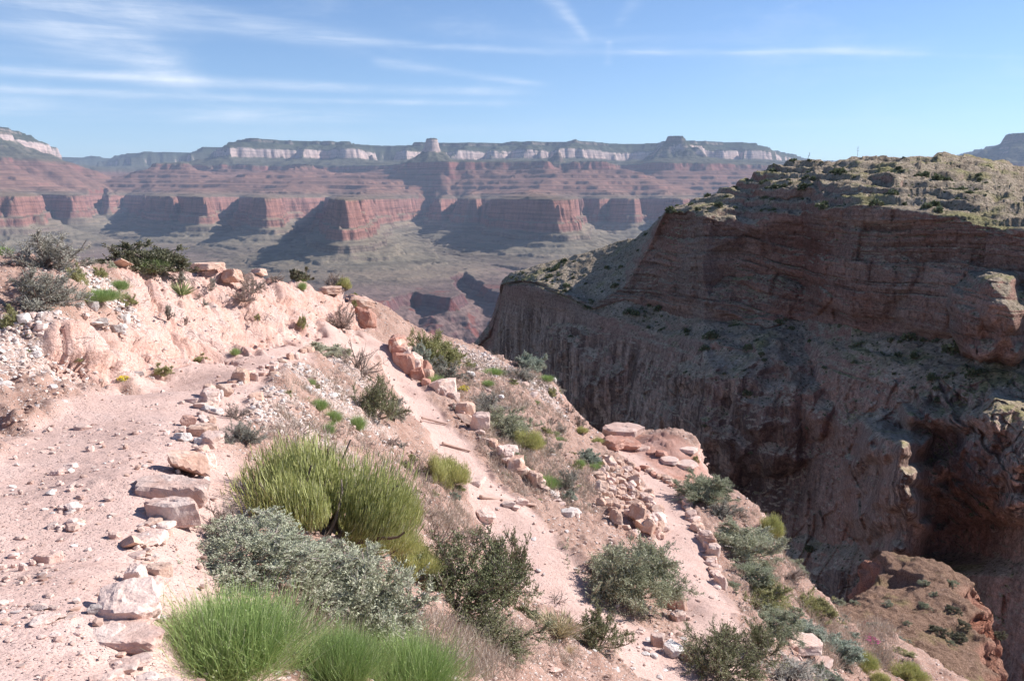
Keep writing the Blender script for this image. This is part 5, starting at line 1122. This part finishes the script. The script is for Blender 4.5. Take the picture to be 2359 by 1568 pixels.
PL = [ # vx, vy, w, h, kind, label, category, y0
 (740,1285,320,290,'eph','tallest yellow green ephedra bush in the middle of the foreground','shrub'),
 (850,1290,170,150,'eph','yellow green ephedra clump leaning right below the tallest bush','shrub'),
 (926,1200,70,80,'eph','small round ephedra clump right of the tallest ephedra bush','shrub'),
 (944,1330,95,100,'eph','dark bottomed ephedra clump left of the dark blackbrush','shrub'),
 (532,1560,300,280,'rab','bright green rabbitbrush dome at the bottom left of the plants','shrub'),
 (775,1618,170,215,'rab','bright green rabbitbrush cut off by the bottom edge, left of its pair','shrub'),
 (925,1625,230,225,'rab','widest bright green rabbitbrush cut off by the bottom edge','shrub'),
 (560,1345,320,175,'salt','grey green saltbush spreading over the trail edge slabs','shrub'),
 (800,1462,300,250,'salt','pale grey green saltbush behind the bright green dome','shrub'),
 (690,1385,280,170,'salt','pale saltbush between the ephedra and the bright green dome','shrub'),
 (1050,1425,260,260,'blk','tall dark blackbrush with bare grey twigs beside the middle trail','shrub'),
 (1165,1400,120,215,'blk','upright arm of blackbrush nearest the middle trail','shrub'),
 (1110,1500,210,130,'blk','low blackbrush spreading under the tall dark one','shrub'),
 (1225,1440,70,55,'blk','small green blackbrush left of the straw coloured grass','shrub'),
 (1005,1265,130,100,'dead','leafless brown bush above the tall dark blackbrush','dead shrub'),
 (1085,1260,90,70,'dead','leafless twiggy bush between the blackbrush and the longest log','dead shrub'),
 (1442,1412,212,200,'sage','big round saltbush standing at the edge of the middle trail','shrub'),
 (1372,1500,120,130,'blk','dull dark bush behind the straw coloured grass','shrub'),
 (1282,1395,80,45,'dead','bare grey twigs behind the straw coloured grass','dead shrub'),
 (1280,1478,96,88,'straw','straw coloured bunchgrass at the bottom centre','grass'),
 (1310,1502,34,26,'straw','little straw coloured tuft at the foot of the bunchgrass','grass'),
 (1655,1572,190,170,'blk','tall dark bush at the bottom edge beside the lowest trail','shrub'),
 (1745,1520,90,110,'blk','thin dark bush right of the tall dark bush at the bottom edge','shrub'),
 (1800,1600,170,90,'grey','low greyish bush cut off by the bottom edge','shrub'),
 (1885,1580,74,34,'yuc','yucca with only its blade tips showing at the bottom edge','yucca'),
 (866,975,92,112,'blk','dark bush at the inner side of the middle trail','shrub'),
 (900,965,80,60,'grey','grey twiggy skirt right of the dark bush on the inner side','shrub'),
 (822,872,112,92,'dead','leafless brown bush left of the red retaining stones','dead shrub'),
 (1035,1122,70,74,'eph','olive ephedra bush standing beside the middle trail','shrub'),
 (1000,1112,50,70,'eph','olive ephedra clump left of its taller neighbour by the middle trail','shrub'),
 (960,1090,60,60,'dead','bare twigs left of the olive ephedra bushes','dead shrub'),
 (90,712,150,98,'grey','biggest grey twiggy bush at the left','shrub'),
 (105,618,135,84,'grey','grey green bush on the left skyline behind the biggest grey bush','shrub'),
 (338,604,140,58,'jun','dark olive bush on the left skyline','shrub'),
 (282,606,34,22,'jun','small dark bush at the left end of the dark olive bush','shrub'),
 (350,616,60,28,'rab','bright green mound in front of the dark olive skyline bush','shrub'),
 (6,584,34,24,'rab','green bush cut off by the left edge on the skyline','shrub'),
 (178,658,52,46,'ygr','green bush touching the right side of the biggest grey bush','shrub'),
 (220,698,86,36,'rab','long green mound below the white gravel on the left','shrub'),
 (228,638,36,24,'ygr','yellow green tuft above the white gravel','shrub'),
 (277,668,36,28,'rab','green tuft right of the white gravel','shrub'),
 (292,688,34,20,'ygr','low green tuft just below the tuft right of the white gravel','shrub'),
 (28,750,54,52,'ygr','olive bush at the left edge under the biggest grey bush','shrub'),
 (412,640,42,28,'grey','grey ball shaped bush behind the yucca','shrub'),
 (418,674,54,38,'yuc','spiky yucca on top of the pale rock face','yucca'),
 (386,720,20,28,'grey','small grey bush growing from the pale rock face','shrub'),
 (562,692,48,42,'dry','tan bush hanging on the rock face below the brown skyline bush','shrub'),
 (577,656,62,40,'dry','brown twiggy bush on the skyline over the rock face','shrub'),
 (690,633,38,28,'jun','dark green round bush alone on the skyline','shrub'),
 (697,634,20,12,'rab','light green tuft at the foot of the dark green skyline bush','shrub'),
 (634,641,28,22,'dry','small spiky brown bush on the skyline left of the dark green one','shrub'),
 (220,600,36,16,'jun','small dark bush on the skyline right of the grey bushes','shrub'),
 (697,665,18,22,'rab','little green bush on the upper rock face','shrub'),
 (697,750,24,26,'ygr','little olive bush at the foot of the far rock face','shrub'),
 (174,747,16,14,'rab','tiny green tuft on the scree at the left','shrub'),
 (775,660,46,34,'dry','brown bush on the skyline at the drop of the rock face','shrub'),
 (792,668,28,30,'eph','green bush right of the brown bush at the drop of the rock face','shrub'),
 (253,622,28,20,'salt','pale green tuft beside the smooth skyline boulder','shrub'),
 (790,752,72,60,'dry','brown bush in the notch at the end of the rock face','shrub'),
 (730,812,80,34,'salt','grey green bush on the outer edge of the upper trail bend','shrub'),
 (775,820,60,28,'salt','low grey green bush just above the leafless brown bush','shrub'),
 (1000,845,100,86,'ygr','pale yellow green bush outside the red retaining stones','shrub'),
 (955,852,62,60,'blue','blue grey bush beside the red retaining stones','shrub'),
 (1020,880,86,64,'grey','greyish bush below the pale yellow green bush','shrub'),
 (1003,896,44,38,'rab','green mound under the greyish bush','shrub'),
 (1136,866,40,24,'rab','bright green cushion alone on the slope near the rim','shrub'),
 (1069,899,24,14,'flo','yellow flowering plant outside the middle trail','flowers'),
 (1222,856,60,44,'blue','grey green bush on the rim above the pink cliff','shrub'),
 (1205,880,50,34,'grey','greyish bush left of the rim bush above the pink cliff','shrub'),
 (716,888,20,22,'rab','little green bush on the slope between the trails','shrub'),
 (657,920,22,24,'ygr','olive tuft on the slope under the far trail edge','shrub'),
 (735,948,38,34,'rab','left green tuft of three on the slope above the tallest ephedra','shrub'),
 (768,970,36,36,'rab','middle green tuft of three on the slope above the tallest ephedra','shrub'),
 (822,987,38,40,'rab','upright green tuft at the corner of the pale block','shrub'),
 (752,997,34,30,'rab','lowest green tuft right above the tallest ephedra','shrub'),
 (553,1030,88,68,'grey','grey ball bush below the stacked trail edge','shrub'),
 (540,958,56,42,'dry','dry brown bush above the grey ball bush','shrub'),
 (687,1012,56,60,'dead','leafless tan bush left of the tallest ephedra top','dead shrub'),
 (515,1215,80,80,'dry','dry tan grassy bush left of the tallest ephedra','shrub'),
 (610,1180,70,70,'dry','brown dry brush at the foot of the tallest ephedra','shrub'),
 (375,856,40,26,'ygr','small bush at the inner edge of the upper trail','shrub'),
 (541,804,20,14,'rab','tiny green tuft at the foot of the rock face','shrub'),
 (462,822,34,16,'ygr','low yellowish plant along the foot of the rock face','shrub'),
 (283,872,28,14,'flo','small plant with yellow flowers at the inner edge of the upper trail','flowers'),
 (1120,960,90,60,'grey','grey brown brush on the slope outside the middle trail','shrub'),
 (1165,1000,90,70,'sage','grey green bush above the green ephedra on the outer slope','shrub'),
 (1215,1034,66,50,'eph','green ephedra on the slope outside the middle trail','shrub'),
 (1190,1072,44,38,'sage','grey green bush beside the last big retaining stone','shrub'),
 (1258,1128,48,38,'rab','bright green bush right of the end of the retaining stones','shrub'),
 (1307,1130,56,56,'grey','grey brown bush right of the bright green bush','shrub'),
 (1312,1158,32,32,'blue','small blue grey bush under the grey brown bush','shrub'),
 (1285,1018,34,16,'rab','low green cushion on the outer slope','shrub'),
 (1262,1003,24,22,'ygr','olive tuft left of the low green cushion','shrub'),
 (1350,1064,56,38,'blue','grey green bush left of the ledge','shrub'),
 (1366,1082,20,20,'rab','small green bush right below the grey green bush left of the ledge','shrub'),
 (1337,1074,22,22,'rab','second small green bush below the grey green bush left of the ledge','shrub'),
 (1044,1154,26,26,'blue','blue grey tuft left of the longest log step','shrub'),
 (1094,1232,30,26,'ygr','olive tuft under the leafless twiggy bush','shrub'),
 (1310,955,24,24,'dry','straw grey bush on the rim above the gap','shrub'),
 (1337,988,38,40,'dry','pair of dry bushes on the rim left of the ledge','shrub'),
 (1340,1002,24,22,'eph','green tuft at the foot of the dry rim bushes','shrub'),
 (1375,1022,26,20,'eph','olive tuft just left of the large square block','shrub'),
 (1602,1068,16,18,'ygr','yellowish tuft alone on the outer ledge','shrub'),
 (1622,1160,104,76,'sage','grey green bush on the brink under the ledge','shrub'),
 (1668,1195,70,50,'grey','greyish bush trailing down the brink below the ledge','shrub'),
 (1712,1300,136,100,'sage','widest grey green bush outside the kerb stones','shrub'),
 (1770,1240,52,60,'eph','yellow green ephedra against the dark gorge wall','shrub'),
 (1730,1350,100,70,'sage','grey green bush below the widest one outside the kerb stones','shrub'),
 (1755,1400,110,74,'ygr','green bush lower down the brink outside the lowest trail','shrub'),
 (1780,1460,120,80,'sage','lowest grey green bush on the brink above the pink rim rocks','shrub'),
 (1820,1340,60,44,'dry','dry brown bush on the brink above the dark ravine','shrub'),
 (1872,1420,88,66,'ygr','yellow green round bush on the brink left of the rocky spur','shrub'),
 (1850,1480,90,62,'blue','blue green bush below the yellow green round bush','shrub'),
 (1925,1520,110,70,'blue','second blue green bush lower down the right rim','shrub'),
 (1980,1540,68,52,'eph','dark green ephedra at the lower right','shrub'),
 (2030,1585,50,48,'eph','dark green ephedra cut off at the lower right','shrub'),
 (2092,1575,72,60,'eph','broadest dark green ephedra at the lower right','shrub'),
 (2082,1512,46,26,'ygr','olive mound above the broadest dark green ephedra','shrub'),
 (1915,1490,50,30,'straw','dry grass patch between the blue green bushes','grass'),
 (1998,1480,40,22,'mag','magenta flowering plant at the edge of the right slope','flowers'),
 (1905,1575,60,60,'blue','blue green bush on the bottom edge of the right rim','shrub'),
]
for q in PL:
    y0 = q[7] if len(q) > 7 else (16 if q[0] > 1560 and q[1] > 1100 and q[1] < 1480 else 12 if q[0] > 1560 else 0)
    plantV(q[0], q[1], q[2], q[3], q[4], q[5], q[6], y0=y0)
# big shrubs outside the right rim
for (vx, vy, w, h, k, Yp, lb) in [(2205,1600,120,80,'sage',30,'dark grey green bush at the bottom right, left of its larger neighbour'), (2320,1610,150,100,'sage',30,'large dark grey green bush in the bottom right corner'), (2265,1590,70,60,'blk',31,'dark bush between the two grey green bushes in the bottom right corner')]:
    plantV(vx, vy, w, h, k, lb, p=at(vx, vy, Yp), q=.6)
# small tufts over the slopes
def on_trail(p):
    a_1, b_1 = np.array([p[0]]), np.array([p[1]])
    return min(float(pdist(a_1, b_1, l, w)[0]) for l, w in ((TR1, TR1w), (TR2, TR2w), (TR3, TR3w))) < 1.15
def tufts(n, box, w, kinds, label, group, y0=0):
    for i in range(n):
        ww = rng.uniform(*w); vx = rng.uniform(box[0], box[2]); vy = rng.uniform(box[1], box[3]); p_ = hit(vx, vy, y0)
        if on_trail(p_): continue
        plantV(vx, vy, ww, ww * rng.uniform(.5, .8), rng.choice(kinds), label, 'shrub', group, y0=y0)
tufts(20, (620, 870, 860, 1010), (10, 22), ['dry', 'ygr', 'rab', 'dry'], 'small tuft on the gravelly slope between the upper and the middle trail', 'tufts between the trails')
tufts(44, (1040, 840, 1290, 1060), (12, 34), ['dry', 'grey', 'ygr', 'rab', 'dry'], 'small tuft on the slope outside the middle trail', 'tufts on the outer slope')
tufts(30, (1150, 1040, 1390, 1180), (12, 30), ['dry', 'grey', 'rab', 'ygr'], 'small tuft on the slope above the rubble pile', 'tufts above the rubble pile')
tufts(22, (640, 1000, 1000, 1100), (20, 40), ['dry', 'dry', 'grey', 'dead'], 'dry brown brush on the slope behind the tallest ephedra', 'dry brush behind the tallest ephedra')
tufts(26, (900, 1060, 1090, 1220), (20, 44), ['dry', 'dead', 'dry', 'ygr'], 'dry brown brush inside the middle trail', 'dry brush inside the middle trail')
tufts(26, (1660, 1180, 1860, 1440), (20, 50), ['grey', 'dry', 'sage'], 'small greyish bush on the brink outside the lowest trail', 'small bushes on the brink', y0=18)
tufts(22, (1860, 1420, 2080, 1560), (18, 44), ['dry', 'straw', 'ygr', 'blue'], 'small tuft on the right slope above the rocky spur', 'tufts on the right slope', y0=15)
tufts(12, (40, 690, 300, 850), (10, 22), ['dry', 'ygr', 'straw'], 'small tuft on the left scree', 'tufts on the left scree')
tufts(10, (420, 640, 820, 740), (10, 24), ['dry', 'ygr', 'grey'], 'small tuft on the rock face', 'tufts on the rock face')
tufts(8, (1560, 1120, 1640, 1180), (12, 26), ['sage', 'dry'], 'small tuft by the bend under the ledge', 'tufts by the bend under the ledge', y0=22)
# cheatgrass: dry brown grass nobody could count
rs = np.random.RandomState(21); lst = []
for (x0, y0_, x1, y1, n, hh) in [(860, 1440, 1180, 1560, 520, .20), (620, 1000, 900, 1080, 120, .16), (470, 1190, 580, 1280, 70, .18), (380, 1480, 560, 1560, 50, .10), (1000, 1150, 1100, 1300, 100, .18), (1180, 1440, 1340, 1540, 90, .12), (1900, 1440, 2060, 1540, 120, .3),
                                 (1100, 930, 1300, 1150, 420, .22), (620, 860, 880, 1010, 160, .16), (880, 1060, 1090, 1220, 300, .2), (1300, 1050, 1400, 1180, 110, .2), (1060, 820, 1250, 940, 160, .2), (1680, 1180, 1860, 1440, 200, .2), (1860, 1400, 2050, 1540, 200, .25), (660, 760, 860, 800, 50, .15), (1180, 840, 1290, 900, 60, .2), (680, 1330, 900, 1500, 160, .2)]:
    for i in range(n):
        p_ = hit(rs.uniform(x0, x1), rs.uniform(y0_, y1))
        if not on_trail(p_): lst.append((p_, hh * rs.uniform(.5, 1.2)))
C_ = np.array([a for a, _ in lst]); Hh = np.array([b_ for _, b_ in lst]); k = 26
st = np.repeat(C_, k, 0) + rs.normal(size=(len(C_) * k, 3)) * np.repeat(np.maximum(Hh * .5, .05), k)[:, None] * [1, 1, 0]; st[:, 2] = G(st[:, 0], st[:, 1])
P_ = curves(st, rs.normal(size=st.shape) * .5 + [0, 0, 1], np.repeat(Hh, k) * rs.uniform(.6, 1.3, len(st)), 4, -.05, .16, rs)
v, f, tn = blades(P_, .0022 + .00032 * np.repeat(C_[:, 1], k), rs)
m_ = fol_mat('cheatgrass', (.38, .28, .225), (.62, .52, .43))
tag(add_obj('dry_grass', put_mesh('dry_grass', v, f, m_, smooth=False, attrs={'tint': tn})), kind='stuff')
# bushes on the spur
for vx, vy, w, lb in [(1932,1394,28,'dark bush at the left end of the rocky spur'),(1966,1392,22,'second bush from the left end of the rocky spur'),(2044,1397,24,'bush at the foot of the round knoll of the spur'),(2125,1348,24,'pale agave like plant on the shoulder of the spur'),(2192,1348,26,'green bush on the top shoulder of the spur'),
    (2128,1402,28,'bush in the middle of the sloping spur'),(2194,1412,32,'dark bush near the red cliff edge of the spur'),(2160,1462,38,'wide dark bush low on the spur'),(2216,1446,32,'dark bush right of the wide low one on the spur'),(2206,1474,36,'lower dark bush of a close pair on the spur'),(2190,1486,22,'small bush under the close pair on the spur'),
    (1996,1442,24,'bush at the left foot of the spur'),(2250,1338,34,'yellow green bush on the upper brink of the spur'),(2300,1470,34,'bush beyond the red cliff edge of the spur'),(2090,1440,20,'small bush on the stony middle of the spur'),(2150,1375,20,'small bush under the spur shoulder')]:
    dx, dy, dz = vdir(vx, vy); Ys_ = np.linspace(36, 95, 1200); X_ = dx / dy * Ys_; Z_ = dz / dy * Ys_
    ix = np.clip(((X_ - 4) / 62 * 519).astype(int), 0, 519); iy = np.clip(((Ys_ - 22) / 90 * 559).astype(int), 0, 559)
    kk = np.where(Z_ <= SPG[iy, ix, 2])[0]
    if not len(kk): continue
    kk = kk[0]; plantV(vx, vy, w, w * .7, 'sage' if w < 30 else 'jun', lb, p=np.array([X_[kk], Ys_[kk], Z_[kk]]), q=.2 if w > 26 else .1)
# scrub on the mesa
rs = np.random.RandomState(33); cnt = 0; tri = 0
e1 = PM[1:, :-1] - PM[:-1, :-1]; e2 = PM[:-1, 1:] - PM[:-1, :-1]; nn_ = np.cross(e1, e2); nzz = np.abs(nn_[..., 2]) / np.linalg.norm(nn_, axis=-1)
while cnt < 290 and tri < 40000:
    tri += 1; j = rs.randint(40, 640); reg = rs.rand()
    lo, hi = ((1.0, 2.0) if reg < .55 else (3.0, 4.15) if reg < .85 else (4.1, 4.7))
    rows_ = np.where((MVT[:, 0] >= lo) & (MVT[:, 0] < hi))[0]; i = rs.choice(rows_)
    if nzz[i, j] < .62 or MVX[i, j] < 1170: continue
    if rs.rand() > .12 + .9 * float(sstep(fbm(PM[i, j, 0] / 9., PM[i, j, 1] / 9., PM[i, j, 2] / 9., 2), -.05, .35)): continue
    # keep the same number of bushes per area of the picture
    px_area = 1.0
    p = PM[i, j]; s_ = rs.choice((.6, .8, 1.0, 1.7)) * rs.uniform(.7, 1.2) * (1.1 if reg < .55 else 1.3)
    lb, gp = (('dark scrub bush on the sunlit top of the mesa', 'scrub on the sunlit top of the mesa') if reg < .55 else ('dark scrub bush on the shaded bench of the mesa', 'scrub on the shaded bench of the mesa') if reg < .85 else ('dark scrub bush clinging to the lower shaded wall of the mesa', 'scrub on the lower wall of the mesa'))
    plant_at((p[0], p[1], p[2] - .15), s_, s_ * .6, 'mesab', lb, 'shrub', gp, .1); cnt += 1
# the tall dry stalk on the mesa skyline and the bare snag left of it
for vx, w_, h_, lb in [(1974, .05, 2.6, 'thin tall agave stalk standing on the mesa skyline'), (1858, .07, 1.8, 'bare leaning snag on the mesa skyline')]:
    j = int(np.argmin(np.abs(mx - vx))); i = int(np.argmax(PM[:60 + 40, j, 2] / PM[:100, j, 1])); p = PM[i, j]
    P_ = curves(np.array([[0, 0, -.2]]), np.array([[.06 if w_ < .06 else .3, 0, 1.0]]), [h_ + .2], 8, 0, .02, rs)
    B_ = curves(P_[0, 4:7].repeat(3, 0), rs.normal(size=(9, 3)) * [.8, .8, .3] + [0, 0, .7], np.full(9, h_ * .14), 4, .05, .08, rs)
    v, f, tn = join([tubes(P_, w_, w_ * .5, rs), tubes(B_, w_ * .5, w_ * .3, rs)])
    tag(add_obj('dead_stalk', put_mesh('dead_stalk', v, f, dkw, smooth=False, attrs={'tint': tn}), loc=tuple(p)), lb, 'stalk')
HAZE = 1.9e-5
# ------------------------------------------------------------------ air
hm = bpy.data.materials.new('haze'); hm.use_nodes = True
ht = NT(hm.node_tree); ht.n.remove(ht.n['Principled BSDF'])
pv = ht.new('ShaderNodeVolumePrincipled'); pv.inputs['Density'].default_value = HAZE; pv.inputs['Color'].default_value = (.62, .75, 1.0, 1)
pv.inputs['Anisotropy'].default_value = 0.1
ht.link(pv.outputs[0], ht.n['Material Output'].inputs['Volume'])
hx0, hx1, hy0, hy1, hz0, hz1 = -30000, 30000, -300, 40000, -1400, 1500
hv = np.array([(x, y, z) for x in (hx0, hx1) for y in (hy0, hy1) for z in (hz0, hz1)], float)
hf = np.array([(0, 1, 3, 2), (4, 6, 7, 5), (0, 4, 5, 1), (2, 3, 7, 6), (0, 2, 6, 4), (1, 5, 7, 3)])
tag(add_obj('haze', put_mesh('haze', hv, hf, hm, smooth=False)), kind='stuff')
